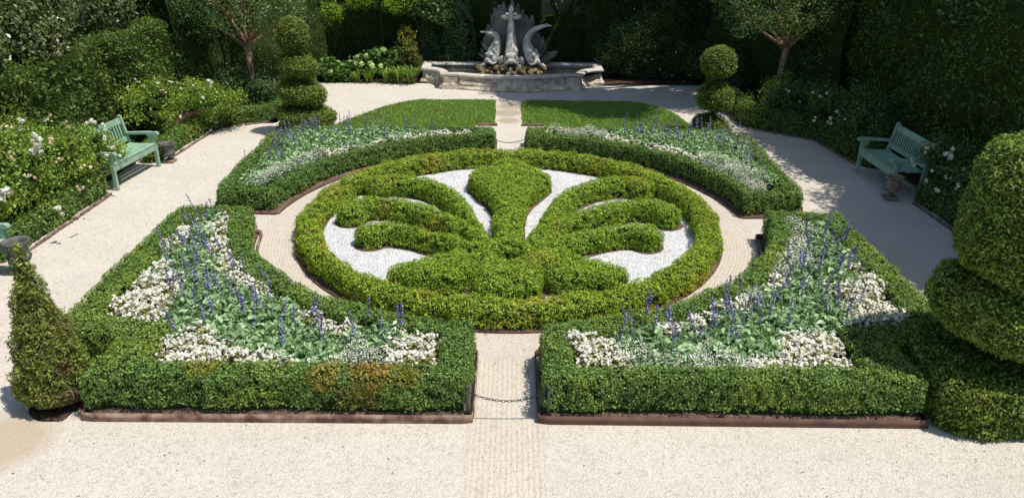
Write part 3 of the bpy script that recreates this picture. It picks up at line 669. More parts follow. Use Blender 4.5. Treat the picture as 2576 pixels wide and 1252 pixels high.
# planting soil behind the borders
for s_, nm in ((-1, 'left'), (1, 'right')):
    o = sheet('soil', lambda P: np.abs(P[:, 0]-s_*19.5)-10.85, (8.4 if s_ > 0 else -31, 2, 31 if s_ > 0 else -8.4, 45), .012, M['soil'], .3)
sheet('soil', lambda P: np.maximum(25.35-P[:, 1], np.maximum(P[:, 0]-9, -9-P[:, 0])), (-9.5, 25, 9.5, 33), .016, M['soil'], .3)
sheet('soil', lambda P: np.hypot(P[:, 0]+5.42, P[:, 1]-7.72)-.42-.16*noise(np.stack([P[:, 0], P[:, 1], P[:, 0]*0], 1), .3, 4), (-7, 6, -4.9, 8.6), .008, M['soil'], .05)
sheet('soil', lambda P: np.maximum(np.abs(P[:, 0])-8.2, np.abs(P[:, 1]-22.8)-2.4)*1.0+np.where(np.abs(P[:, 0]) < 6.3, 9, 0), (-8.6, 20.3, 8.6, 25.4), .010, M['soil'], .1)

# ------------------------------------------------------------------ foliage volumes
def blob_core(c, r, sub=3, amp=.12, sc=.5, seed=0, rot=None):
    v, f = ICO[sub]; v = v*np.array(r)
    if rot is not None: v = v@np.array(rot).T
    v = v+np.array(c); n = unit(v-np.array(c)); v = v+n*(amp*noise(v, sc, seed)+amp*.5*noise(v, sc*.4, seed+1))[:, None]
    return v, f
def crown(name, blobs, mat, L, W, dens, parent=None, seed=0, amp=.15, sc=.5, depth=.25, spread=.9, core=.8, jag=.05, up=.2, gaps=0.0, cmat=None):
    """leaves in a shell around lumpy blobs; core keeps the middle dark"""
    rng = np.random.default_rng(seed); ch = []; AV = []
    for i, b in enumerate(blobs):
        c, r = b[:3], b[3:6]; v, f = blob_core(c, r, 4, amp, sc, seed+i)
        P, Nn = sample(v, f, dens, rng); dd = rng.random(len(P))**1.6*depth
        if gaps:
            k = noise(P, sc*.7, seed+77)+.5*noise(P, sc*.25, seed+78) > gaps-1; P, Nn, dd = P[k], Nn[k], dd[k]
        P = P-Nn*dd[:, None]+Nn*(jag*noise(P, .13, seed+3))[:, None]+rng.normal(0, jag*.5, P.shape)
        # drop leaves deep inside another blob
        keep = np.ones(len(P), bool)
        for j, q in enumerate(blobs):
            if j != i:
                keep &= (((P-np.array(q[:3]))/np.array(q[3:6]))**2).sum(1) > .5
        AV.append(leaves(P[keep], Nn[keep], L, W, rng, spread, up))
        if core:
            v2, f2 = blob_core(c, tuple(x*core for x in r), 3, amp*.8, sc, seed+i); ch.append((v2, f2, cmat or M['core']))
    vs = np.concatenate([a for a, _ in AV]); fs = np.arange(len(vs)).reshape(-1, 4)
    ch.append((vs, fs, mat)); return mesh_np(name, ch, parent)
def wall_hedge(x0, y0, x1, y1, h, th, mat, lab, L, dens, seed, name='yew_hedge', z0=0, amp=.12, sc=.6, back=False, jag=.05, spread=.9):
    """tall hedge: a lumpy slab between two ground points"""
    a, b = np.array([x0, y0]), np.array([x1, y1]); l = np.linalg.norm(b-a); d = (b-a)/l; n = np.array([d[1], -d[0]])
    nu = int(l/.16)+1; nv = int(h/.16)+1; U, W_ = np.meshgrid(np.linspace(0, l, nu), np.linspace(0, h, nv)); i = np.arange(nu*nv).reshape(nv, nu)
    parts = []
    for s in (1, -1):
        o = s*th/2*np.ones(U.size); o = o*(1-.15*(W_.ravel()/h)**3)
        v = np.stack([a[0]+d[0]*U.ravel()+n[0]*o, a[1]+d[1]*U.ravel()+n[1]*o, W_.ravel()+z0], 1)
        q = amp*noise(v, sc, seed)+amp*.4*noise(v, sc*.35, seed+1); v[:, :2] += n*s*q[:, None]
        f = np.stack([i[:-1, :-1].ravel(), i[:-1, 1:].ravel(), i[1:, 1:].ravel(), i[1:, :-1].ravel()], 1)
        parts.append((v, f if s > 0 else f[:, ::-1]))
    top = np.concatenate([parts[0][0][-nu:], parts[1][0][-nu:]]); ft = np.array([[k, k+1, nu+k+1, nu+k] for k in range(nu-1)])
    rng = np.random.default_rng(seed); AV = []
    for v, f in parts+[(top, ft)]:
        P, Nn = sample(v, f, dens, rng)
        ctr = a[None]+(P[:, :2]-a)@d[:, None]*d[None]; out = np.concatenate([P[:, :2]-ctr, np.zeros((len(P), 1))], 1); sgn = np.sign((Nn*out).sum(1)); sgn[sgn == 0] = 1
        if v is top: Nn = np.tile([[0, 0, 1.]], (len(P), 1))
        else: Nn = Nn*sgn[:, None]
        P = P+Nn*(jag*noise(P, .16, seed+3)+rng.normal(0, jag*.5, len(P)))[:, None]; AV.append(leaves(P, Nn, L, L*.36, rng, spread, .15))
    vs = np.concatenate([x for x, _ in AV])
    ch = [(v, f, M['core']) for v, f in parts+[(top, ft)]]+[(vs, np.arange(len(vs)).reshape(-1, 4), mat)]
    return tag(mesh_np(name, ch), lab, 'hedge')

wall_hedge(-10.0, 5, -9.7, 23.0, 2.5, .9, M['yew_wall'], 'tall dark yew hedge behind the roses on the left', .10, 620, 71, amp=.3, sc=.9, jag=.13, spread=1.0)
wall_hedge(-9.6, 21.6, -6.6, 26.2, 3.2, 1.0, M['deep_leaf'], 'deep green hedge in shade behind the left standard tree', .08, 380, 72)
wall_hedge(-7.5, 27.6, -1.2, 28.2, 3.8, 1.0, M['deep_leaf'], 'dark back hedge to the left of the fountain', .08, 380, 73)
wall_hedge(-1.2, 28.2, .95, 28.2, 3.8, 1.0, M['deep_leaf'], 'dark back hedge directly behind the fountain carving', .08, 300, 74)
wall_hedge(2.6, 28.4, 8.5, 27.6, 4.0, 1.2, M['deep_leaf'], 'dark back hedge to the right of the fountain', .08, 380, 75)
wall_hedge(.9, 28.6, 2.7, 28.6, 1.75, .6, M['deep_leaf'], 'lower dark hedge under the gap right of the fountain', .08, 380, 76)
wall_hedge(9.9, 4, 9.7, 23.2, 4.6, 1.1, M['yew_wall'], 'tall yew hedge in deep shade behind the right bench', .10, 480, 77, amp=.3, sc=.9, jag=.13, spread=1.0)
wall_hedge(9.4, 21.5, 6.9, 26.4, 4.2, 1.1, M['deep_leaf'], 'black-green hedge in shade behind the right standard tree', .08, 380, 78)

def branch(p0, p1, r0, r1, rng, n=6, wob=.06):
    p0, p1 = np.array(p0, float), np.array(p1, float); t = np.linspace(0, 1, n)[:, None]; p = p0+(p1-p0)*t
    p[1:-1] += rng.normal(0, wob*np.linalg.norm(p1-p0)*.5, (n-2, 3)); p[:, 2] += (np.sin(t*math.pi)*0.0)[:, 0]
    return tube(p, list(np.linspace(r0, r1, n)), 9)
def tree(name, x, y, zfork, blobs, mat, L, dens, lab, trunk_r=.1, bark='bark', seed=0, nb=7, lean=(0, 0), cat='tree', core=.0, gaps=.0, group=None, depth=.9, W=None, amp=.25, shoots=0, spread=.9, jag=.08):
    rng = np.random.default_rng(seed); e = empty(name, (x, y, 0), 0, lab, cat, group); fx, fy = lean
    parts = [tube([(0, 0, -.05), (fx*.2+.01, fy*.3, zfork*.35), (fx*.6, fy*.7, zfork*.7), (fx, fy, zfork)], [trunk_r*1.25, trunk_r, trunk_r*.9, trunk_r*1.05], 14)]
    for k in range(nb):
        b = blobs[k % len(blobs)]; a = 2*math.pi*k/nb+rng.uniform(-.3, .3); tgt = np.array(b[:3])+np.array([math.cos(a)*b[3]*.7, math.sin(a)*b[4]*.7, rng.uniform(-.1, .6)*b[5]])
        mid = np.array([fx, fy, zfork])+(tgt-[fx, fy, zfork])*.45+rng.normal(0, .06, 3)
        parts.append(tube([(fx, fy, zfork-.06), tuple(np.array([fx, fy, zfork])*.6+mid*.4+[0, 0, -.02]), tuple(mid)], [trunk_r*.62, trunk_r*.45, trunk_r*.33], 8))
        for q in range(3): parts.append(branch(mid, tgt+rng.normal(0, .3, 3)*b[5]*.5, trunk_r*.3, trunk_r*.08, rng))
    v, f = merge(parts)
    mesh_np('trunk', [(v, f, M[bark])], e, True)
    crown('crown', blobs, mat, L, W or L*.5, dens, e, seed+1, amp, .7, depth, spread, core, jag, gaps=gaps)
    return e
# crape myrtles (standard trees)
tree('crape_myrtle', -7.52, 22.1, 1.75, [(0, 0, 3.3, 1.75, 1.4, 1.15), (.9, -.2, 2.9, 1.1, .9, .75), (-1.0, 0, 2.9, 1.1, .9, .75)], M['mid_leaf'], .07, 480, 'slim crape myrtle with a bare tan trunk left of the stacked yew topiary', .105, 'bark', 81, 9, (.02, 0), gaps=.65, depth=1.0)
tree('crape_myrtle', 7.62, 22.3, 1.78, [(0, 0, 3.35, 1.8, 1.4, 1.2), (.9, -.2, 2.9, 1.0, .9, .7), (-1.1, -.2, 2.9, 1.1, .9, .75)], M['mid_leaf'], .07, 480, 'crape myrtle with a forked orange-brown trunk behind the shaded right path', .10, 'bark', 82, 9, (.12, 0), gaps=.7, depth=1.0)
tree('background_tree', 6.95, 26.2, 2.6, [(0, 0, 4.0, 1.6, 1.2, 1.3)], M['dark_leaf'], .09, 200, 'dark tree with a pale straight trunk behind the right crape myrtle', .13, 'bark', 83, 5, gaps=.5)
# big trees at the sides
tree('broadleaf_tree', -11.9, 18.6, 2.2, [(.3, 0, 4.0, 2.1, 3.0, 1.75), (1.5, -2.2, 3.55, 1.25, 1.7, 1.25), (1.3, 1.2, 3.6, 1.1, 1.5, 1.1), (.5, 3.0, 3.9, 1.5, 1.6, 1.3), (1.4, -5.2, 3.6, 1.2, 2.2, 1.35)], M['pale_leaf'], .10, 430, 'big broadleaf tree with silvery green leaves overhanging the top left corner', .22, 'bark_dark', 84, 8, core=.84, depth=.35, amp=.35, jag=.12)
tree('broadleaf_tree', -9.9, 24.2, 2.4, [(0, 0, 3.7, 1.7, 1.6, 1.6), (1.2, .8, 3.2, 1.2, 1.0, .9), (-.6, -1.6, 3.2, 1.5, 1.3, 1.3), (1.0, -2.2, 2.5, .6, .6, .7)], M['dark_leaf'], .10, 300, 'dark broadleaf tree filling the gap behind the left standard tree', .18, 'bark_dark', 85, 6, core=.8, depth=.4, amp=.3)
tree('broadleaf_tree', 11.9, 12.0, 2.6, [(-1.0, 0, 6.4, 2.3, 3.6, 2.4), (-1.0, -5, 6.6, 2.3, 3.0, 2.4), (-.6, 4.4, 6.2, 2.4, 3.0, 2.4)], M['dark_leaf'], .13, 120, 'tall dark broadleaf tree above the right yew hedge, over the nearer path', .3, 'bark_dark', 86, 8, core=.86, depth=.5, amp=.4)
tree('broadleaf_tree', 11.6, 18.6, 2.6, [(-.9, 0, 5.6, 2.4, 2.6, 2.6), (-1.1, -2.0, 4.0, 1.5, 1.8, 1.5), (-.9, -4.6, 3.9, 1.4, 1.8, 1.4), (-1.6, 1.2, 3.4, 1.0, 1.3, 1.2)], M['dark_leaf'], .12, 200, 'tall dark broadleaf tree filling the top right corner', .3, 'bark_dark', 87, 8, core=.84, depth=.5, amp=.4)
tree('background_tree', 9.2, 26.2, 3.0, [(0, 0, 6.6, 3.0, 2.2, 2.4), (-2.7, -3.2, 6.4, 1.9, 1.2, 1.2), (-4.9, -2.9, 6.7, 1.9, 1.1, 1.2), (-4.0, -4.3, 6.6, 1.3, .8, .9), (-5.8, -3.3, 6.8, 1.6, .9, .9)], M['dark_leaf'], .13, 260, 'large shade tree above the far right hedge', .26, 'bark_dark', 88, 8, core=.78, gaps=1.1, depth=1.0, amp=.5)
tree('background_tree', 3.6, 30.4, 3.0, [(0, 0, 6.4, 2.4, 1.8, 2.0), (-.9, -4.4, 6.6, 1.9, 1.4, 1.3), (1.4, -4.2, 6.4, 1.6, 1.2, 1.2), (-2.5, -4.1, 7.0, 1.7, 1.2, 1.2)], M['dark_leaf'], .13, 200, 'large shade tree behind the fountain to the right', .26, 'bark_dark', 89, 8, core=.65, gaps=1.1, depth=1.0, amp=.5)
tree('background_tree', 7.9, 24.9, 3.2, [(-2.0, -2.6, 6.9, 1.8, 1.1, 1.0), (-.4, -2.2, 6.6, 1.6, 1.2, 1.2), (.2, .4, 5.6, 1.5, 1.3, 1.4), (-3.6, -3.2, 6.8, 1.5, .8, .9), (-2.3, -4.0, 6.8, 1.4, .8, .8)], M['dark_leaf'], .13, 180, 'shade tree rising behind the right crape myrtle, casting dappled shade on the lawn', .16, 'bark_dark', 97, 7, core=.72, gaps=.95, depth=1.0, amp=.5)
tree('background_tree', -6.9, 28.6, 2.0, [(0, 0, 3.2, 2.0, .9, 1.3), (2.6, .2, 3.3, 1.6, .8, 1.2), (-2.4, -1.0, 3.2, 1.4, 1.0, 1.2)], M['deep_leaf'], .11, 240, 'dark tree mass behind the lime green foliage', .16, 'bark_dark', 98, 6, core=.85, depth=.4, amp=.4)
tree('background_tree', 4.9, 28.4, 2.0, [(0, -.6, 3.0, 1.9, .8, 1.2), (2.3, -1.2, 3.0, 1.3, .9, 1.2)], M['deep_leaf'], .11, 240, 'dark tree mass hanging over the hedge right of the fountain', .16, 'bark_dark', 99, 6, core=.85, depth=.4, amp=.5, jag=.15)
# pale wall glimpsed through the trees
bm = bmesh.new(); add_box(bm, (0, 0, 1.35), (3.4, .3, 2.7)); add_box(bm, (0, -.02, 2.76), (3.5, .42, .12)); o = bm_obj('garden_wall', bm, M['wall'], bevel=.01); o.location = (2.4, 31.0, 0); tag(o, 'pale wall glimpsed through the foliage right of the fountain', 'wall')
tree('cypress', 1.75, 28.9, 1.4, [(0, 0, 2.9, 1.15, .5, 1.3), (.9, .1, 2.6, .6, .4, .9), (-.8, .1, 2.8, .5, .4, 1.0), (.1, .5, 2.4, 1.1, .4, .9)], M['deep_leaf'], .10, 330, 'dark thin-leaved tree right of the fountain with light showing through', .1, 'bark_dark', 90, 7, core=0, gaps=.95, depth=.5)
# left back group
tree('weeping_tree', -4.55, 27.3, 2.3, [(-1.45, -1.0, 2.14, .40, .3, .33), (-.50, -1.0, 2.52, .42, .3, .36), (.85, -1.0, 2.50, .58, .3, .38), (.3, -.4, 3.3, 1.4, .5, .5)], M['lime_leaf'], .06, 1000, 'tree with drooping bright lime green leaves at the top left of the fountain', .06, 'bark_dark', 91, 8, core=.62, depth=.3, amp=.22, W=.022, jag=.1)
tree('ivy_tree', -3.1, 27.2, 1.9, [(.25, -.6, 2.2, .55, .3, .5), (-.5, -.2, 2.5, 1.6, .4, .4), (.85, -.5, 1.95, .3, .25, .3)], M['mid_leaf'], .12, 420, 'broad-leaved climber-like tree with hanging mid green leaves under the lime foliage', .08, 'bark_dark', 92, 6, core=.7, depth=.35, W=.1, amp=.2)
def conifer(x, y, h, r, mat, lab, seed):
    rng = np.random.default_rng(seed); e = empty('cypress', (x, y, 0), 0, lab, 'tree'); v, f = tube([(0, 0, 0), (0, 0, h)], [.1, .02], 8); mesh_np('trunk', [(v, f, M['bark_dark'])], e)
    n = 9000; z = rng.random(n)**.9*h; rr = r*(1-(z/h)**1.6)+.05; a = rng.random(n)*6.283; cl = noise(np.stack([np.cos(a)*rr, np.sin(a)*rr, z], 1), .3, seed)
    q = rr*(.72+.25*cl+.1*rng.random(n)); P = np.stack([q*np.cos(a), q*np.sin(a), z], 1); Nn = unit(np.stack([np.cos(a), np.sin(a), 0*a+.3], 1))
    vv, ff = leaves(P, Nn, .11, .035, rng, .6, .3); pr = [(.01, h*.99)]+[(r*.6*(1-t**1.6), h*t) for t in (.9, .7, .5, .3, .1, 0)]
    cv, cf = lathe(pr, 12); mesh_np('crown', [(cv, cf, M['core']), (vv, ff, mat)], e)
conifer(-1.95, 27.3, 3.3, .95, M['dark_leaf'], 'dark feathery cypress just left of the fountain carving', 93)
conifer(-3.0, 27.6, 3.0, .7, M['dark_leaf'], 'dark feathery cypress behind the basin left end', 94)

# ------------------------------------------------------------------ shrubs and roses
def shrub(name, x, y, blobs, mat, L, W, dens, lab, cat, seed, core=.7, depth=.3, amp=.15, jag=.07, group=None, part='foliage', sc=.4, gaps=0, spread=.9):
    e = empty(name, (x, y, 0), 0, lab, cat, group); rng = np.random.default_rng(seed)
    st = merge([branch((rng.uniform(-.1, .1), rng.uniform(-.1, .1), 0), (b[0]+rng.normal(0, b[3]*.4), b[1]+rng.normal(0, b[4]*.4), b[2]), .014, .006, rng) for b in blobs for _ in range(5)])
    mesh_np('stem', [(*st, M['stem'])], e); crown(part, blobs, mat, L, W, dens, e, seed, amp, sc, depth, spread, core, jag, gaps=gaps); return e
def rose_cluster(seed, n=5, mat='white_petal', r=.055):
    rng = np.random.default_rng(seed); AV = []
    for k in range(n):
        c = rng.normal(0, r*.8 if n > 1 else 0, 3); q = 26; d = unit(rng.normal(0, 1, (q, 3))); P = c+d*r*.55*rng.uniform(.5, 1, (q, 1)); AV.append(leaves(P, d, r*.85, r*.8, rng, .35, 0)[0])
    vs = np.concatenate(AV); o = mesh_np('bloom', [(vs, np.arange(len(vs)).reshape(-1, 4), M[mat])]); return o.data, o
BL = {}
for key, n, mt, r in (('big', 7, 'white_petal', .06), ('mid', 4, 'white_petal', .05), ('one', 1, 'white_petal', .055), ('cream', 3, 'cream_petal', .045), ('hyd', 1, 'green_petal', .13), ('tiny', 1, 'white_petal', .035)):
    d, o = rose_cluster(hash(n)+int(r*1000), n, mt, r); BL[key] = d; bpy.data.objects.remove(o)
def bloom(parent, key, x, y, z, s=1.0):
    o = bpy.data.objects.new('bloom', BL[key]); o.location = (x-parent.location.x, y-parent.location.y, z); o.scale = (s,)*3; o.rotation_euler = (random.random()*6, random.random()*6, random.random()*6); link(o, parent)
def rose_bush(x, y, blobs, leaf, blooms, lab, seed, dens=620, L=.062, group='white rose bushes', depth=.3, gaps=.0, core=.6):
    e = shrub('rose_bush', x, y, blobs, leaf, L, L*.62, dens, lab, 'rose', seed, core=core, depth=depth, jag=.15, amp=.28, group=group, gaps=gaps)
    for b in blooms: bloom(e, b[3], b[0], b[1], b[2], b[4] if len(b) > 4 else 1)
    return e
def at(u, v, d):
    """point d metres deep (y) seen at photo position u, v: used to read off the real height and place of blooms"""
    th = R_(PITCH); ro = R_(ROLL); a = (u-1288)/1940; b = (v-626)/1940
    Rr = np.array([math.cos(ro), math.sin(ro)*math.sin(th), math.sin(ro)*math.cos(th)]); U = np.array([-math.sin(ro), math.cos(ro)*math.sin(th), math.cos(ro)*math.cos(th)])
    D = np.array([0, math.cos(th), -math.sin(th)])+a*Rr-b*U; t = d/D[1]; return np.array([0, 0, CAM_H])+D*t
def B(lst, key=None): return [(*at(u, v, d), k, s) for (u, v, d, k, s) in lst]
rose_bush(-9.0, 13.2, [(0, .1, 1.08, .58, 1.35, .55), (.1, -1.0, .98, .5, .7, .45), (-.35, .6, 1.2, .5, .8, .5), (.3, .9, .92, .4, .7, .34), (.2, -.2, .85, .45, .8, .3)], M['rose_leaf'],
    B([(92, 345, 13.0, 'big', 1), (90, 372, 12.9, 'big', 1.25), (55, 312, 13.2, 'mid', 1.2), (8, 488, 11.9, 'big', 1.2), (152, 527, 12.3, 'mid', 1.1), (228, 305, 13.9, 'mid', 1.1), (30, 390, 12.7, 'cream', 1.1),
       (130, 355, 13.2, 'cream', 1.2), (210, 420, 13.3, 'cream', 1), (258, 320, 14.3, 'mid', .9), (170, 318, 13.6, 'cream', .9), (262, 345, 14.2, 'one', 1), (70, 440, 12.4, 'cream', 1), (205, 475, 12.6, 'cream', 1), (115, 300, 13.5, 'cream', .9), (20, 318, 13.1, 'cream', 1), (150, 400, 12.9, 'cream', .8)]),
    'big sunlit rose bush with large white blooms, half hiding the left bench', 101)
rose_bush(-8.75, 14.6, [(0, 0, .95, .42, .65, .5), (.3, .45, .85, .34, .5, .36), (.1, .9, .95, .25, .35, .28)], M['rose_leaf'], B([(280, 372, 14.6, 'mid', .8), (262, 350, 14.7, 'one', 1), (300, 392, 14.6, 'one', .9), (270, 395, 14.4, 'mid', .7)]), 'smaller rose sprawling over the near end of the left bench', 102, gaps=1.1, core=.5, dens=800)
rose_bush(-8.95, 10.9, [(0, 0, .9, .5, 1.2, .5)], M['rose_leaf'], [], 'rose bush behind the bench at the left edge', 103)
rose_bush(-8.72, 18.55, [(0, 0, .92, .6, .85, .42), (.1, .3, 1.2, .75, .9, .26), (.75, .5, 1.1, .4, .5, .25), (-.4, .3, 1.1, .5, .8, .3), (.2, -.5, .8, .42, .5, .3)], M['rose_leaf_lime'],
    B([(345, 203, 18.8, 'mid', .8), (362, 218, 18.6, 'one', 1), (395, 210, 18.7, 'one', .9), (430, 208, 18.8, 'mid', .8), (455, 222, 18.4, 'one', 1), (486, 215, 18.6, 'one', .9), (527, 205, 19.0, 'big', .8), (531, 212, 18.9, 'mid', .7), (510, 245, 18.5, 'one', 1.1),
       (454, 294, 18.0, 'one', 1), (325, 226, 18.4, 'one', 1), (408, 228, 18.3, 'cream', .8), (475, 205, 19.0, 'one', .8), (545, 232, 19.0, 'one', .7)]), 'lime green rose bush with small white blooms beyond the left bench', 104, dens=700, gaps=1.15, core=.55)
rose_bush(-7.75, 19.6, [(0, 0, .8, .45, .5, .45), (.5, .2, .7, .35, .3, .3)], M['rose_leaf'], B([(562, 262, 19.4, 'one', .8)]), 'small loose rose shrub between the lime rose and the crape myrtle trunk', 105, gaps=.7, core=.3)
rose_bush(8.75, 14.0, [(0, 0, .85, .5, .95, .42), (-.1, .8, .95, .45, .5, .35), (.1, -1.1, .75, .45, .8, .4)], M['rose_leaf_shaded'],
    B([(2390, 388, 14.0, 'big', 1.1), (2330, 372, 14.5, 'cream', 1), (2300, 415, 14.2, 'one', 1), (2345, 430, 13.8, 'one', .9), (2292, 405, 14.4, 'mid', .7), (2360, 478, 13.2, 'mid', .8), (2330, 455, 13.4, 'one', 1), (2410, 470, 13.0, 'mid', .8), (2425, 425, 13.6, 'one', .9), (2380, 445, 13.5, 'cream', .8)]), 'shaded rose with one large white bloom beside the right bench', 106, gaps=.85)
rose_bush(8.45, 18.5, [(0, 0, .85, .6, 1.0, .5), (-.4, .9, .95, .5, .6, .4), (-.1, -.8, .75, .5, .6, .45)], M['rose_leaf_shaded'],
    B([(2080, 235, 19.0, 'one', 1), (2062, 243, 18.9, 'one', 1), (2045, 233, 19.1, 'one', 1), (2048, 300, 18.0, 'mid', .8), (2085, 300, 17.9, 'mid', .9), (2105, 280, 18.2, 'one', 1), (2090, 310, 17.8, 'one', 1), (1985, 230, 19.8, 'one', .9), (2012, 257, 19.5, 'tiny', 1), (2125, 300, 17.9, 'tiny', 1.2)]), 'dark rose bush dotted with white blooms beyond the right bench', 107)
rose_bush(7.3, 20.6, [(0, 0, .75, .5, .5, .5), (.6, 0, .7, .4, .4, .4)], M['rose_leaf_shaded'], B([(1978, 225, 20.3, 'one', .8)]), 'small shaded rose at the foot of the right crape myrtle', 108, gaps=.8, core=.4)
shrub('climbing_shrub', 7.35, 21.9, [(0, 0, .55, .28, .25, .55), (.35, .05, .95, .22, .2, .3), (-.5, -.2, .35, .4, .3, .35)], M['rose_leaf'], .065, .045, 350, 'light green leafy suckers round the right crape myrtle trunk', 'shrub', 109, gaps=.6, core=0)
shrub('shrub', 4.3, 26.4, [(0, .1, .9, 1.3, .6, .9), (1.4, -.1, .8, .9, .5, .8), (-1.0, .2, .7, .6, .5, .65), (.5, .2, 1.7, .9, .5, .7), (2.2, .2, 1.2, .6, .5, .8)], M['deep_leaf'], .075, .04, 420, 'dark shrub with small pale blossoms right of the fountain basin', 'shrub', 110, amp=.4, jag=.14)
_e = COL.objects['shrub']
for u, v in ((1952, 150), (1850, 110), (1960, 175), (1880, 165), (1772, 175), (1700, 132), (1745, 165), (1690, 190), (1640, 150), (1720, 205), (1660, 175), (1790, 205), (1735, 190), (1648, 118)):
    if 1500 < u < 1780: bloom(_e, 'tiny', *at(u, v, 25.65), 1.1)
shrub('shrub', -7.0, 21.4, [(0, 0, .55, .5, .6, .5), (.2, 1.0, .6, .4, .5, .5), (-.9, .2, .7, .5, .5, .5)], M['deep_leaf'], .08, .045, 480, 'dark leafy undergrowth at the foot of the left crape myrtle', 'shrub', 111)
shrub('shrub', 6.9, 24.6, [(0, 0, .7, .5, 1.2, .7), (-.5, 1.2, .7, .7, .6, .7)], M['deep_leaf'], .08, .045, 480, 'black-green shrub in shade between the right hedge and the plaza', 'shrub', 112)
shrub('bronze_shrub', -3.55, 26.3, [(0, 0, .95, .42, .4, .6), (.25, -.1, .6, .32, .3, .45), (0, 0, 1.45, .3, .3, .3)], M['yellow_leaf'], .07, .04, 620, 'yellow-bronze shrub left of the fountain basin behind the strap leaves', 'shrub', 113, gaps=.9)

shrub('shrub', 9.1, 22.7, [(0, 0, 1.5, 1.0, .9, 1.7), (-.4, .6, 3.0, 1.0, .9, 1.3)], M['dark_leaf'], .09, .045, 420, 'tall dark shrub filling the corner of the right hedges', 'shrub', 114, amp=.35, jag=.14)
# hydrangeas: big leaves and globe heads
def hydrangea(x, y, blobs, heads, lab, seed, leaf='hydrangea_leaf'):
    e = shrub('hydrangea', x, y, blobs, M[leaf], .15, .11, 190, lab, 'hydrangea', seed, core=.55, amp=.12)
    for u, v, d, s in heads: bloom(e, 'hyd', *at(u, v, d), s)
hydrangea(-4.5, 26.1, [(0, 0, .5, .6, .4, .45), (.5, -.05, .75, .3, .3, .3), (-.55, 0, .4, .35, .35, .38)], [(921, 141, 25.7, .9), (963, 125, 25.7, 1.05), (895, 160, 25.6, .9), (910, 162, 25.5, .9), (931, 160, 25.5, 1), (937, 168, 25.4, 1.1), (958, 168, 25.5, .9), (880, 155, 25.7, .7)], 'hydrangea with lime-white globe flower heads behind the strap-leaved plants', 121)
hydrangea(-6.0, 25.6, [(0, 0, .4, .45, .35, .42), (.45, 0, .3, .3, .3, .32)], [(832, 180, 25.2, .8), (776, 145, 25.6, .9), (822, 150, 25.6, .6)], 'low broad-leaved hydrangea beside the stacked yew topiary', 122)
# agapanthus clumps
def clump(x, y, n, h, lab, seed):
    rng = np.random.default_rng(seed); e = empty('agapanthus', (x, y, 0), 0, lab, 'agapanthus', 'strap-leaved plants left of the fountain'); V = []; F = []; k0 = 0
    for k in range(n):
        a = rng.random()*6.283; l = h*rng.uniform(.8, 1.3); hor = l*rng.uniform(.35, .95); w_ = rng.uniform(.012, .02); sd = np.array([-math.sin(a), math.cos(a), 0]); dr = np.array([math.cos(a), math.sin(a), 0]); b0_ = rng.normal(0, .05, 3)*[1, 1, 0]
        for j in range(7):
            t = j/6; p = b0_+dr*hor*t+np.array([0, 0, l*2.2*t*(1-.62*t)]); ww = w_*(1.0-t**3)+.001; V += [p-sd*ww, p+sd*ww]
        F += [[k0+2*j, k0+2*j+1, k0+2*j+3, k0+2*j+2] for j in range(6)]; k0 += 14
    mesh_np('leaves', [(np.array(V), np.array(F), M['strap_leaf'])], e)
for i, (x, y, n, h) in enumerate(((-3.35, 25.3, 90, .5), (-3.75, 25.35, 80, .5), (-4.15, 25.35, 60, .42), (-4.75, 25.4, 55, .42), (-5.2, 25.45, 45, .4), (-5.6, 25.5, 40, .38))):
    clump(x, y, n, h, ['bright strap-leaved clump touching the left end of the fountain basin', 'bright strap-leaved clump second from the fountain basin', 'strap-leaved clump below the hydrangea heads, third from the basin', 'thin strap-leaved clump left of the hydrangea heads',
          'thin strap-leaved clump further left beside the gravel', 'small strap-leaved clump nearest the broad-leaved hydrangea'][i], 131+i)

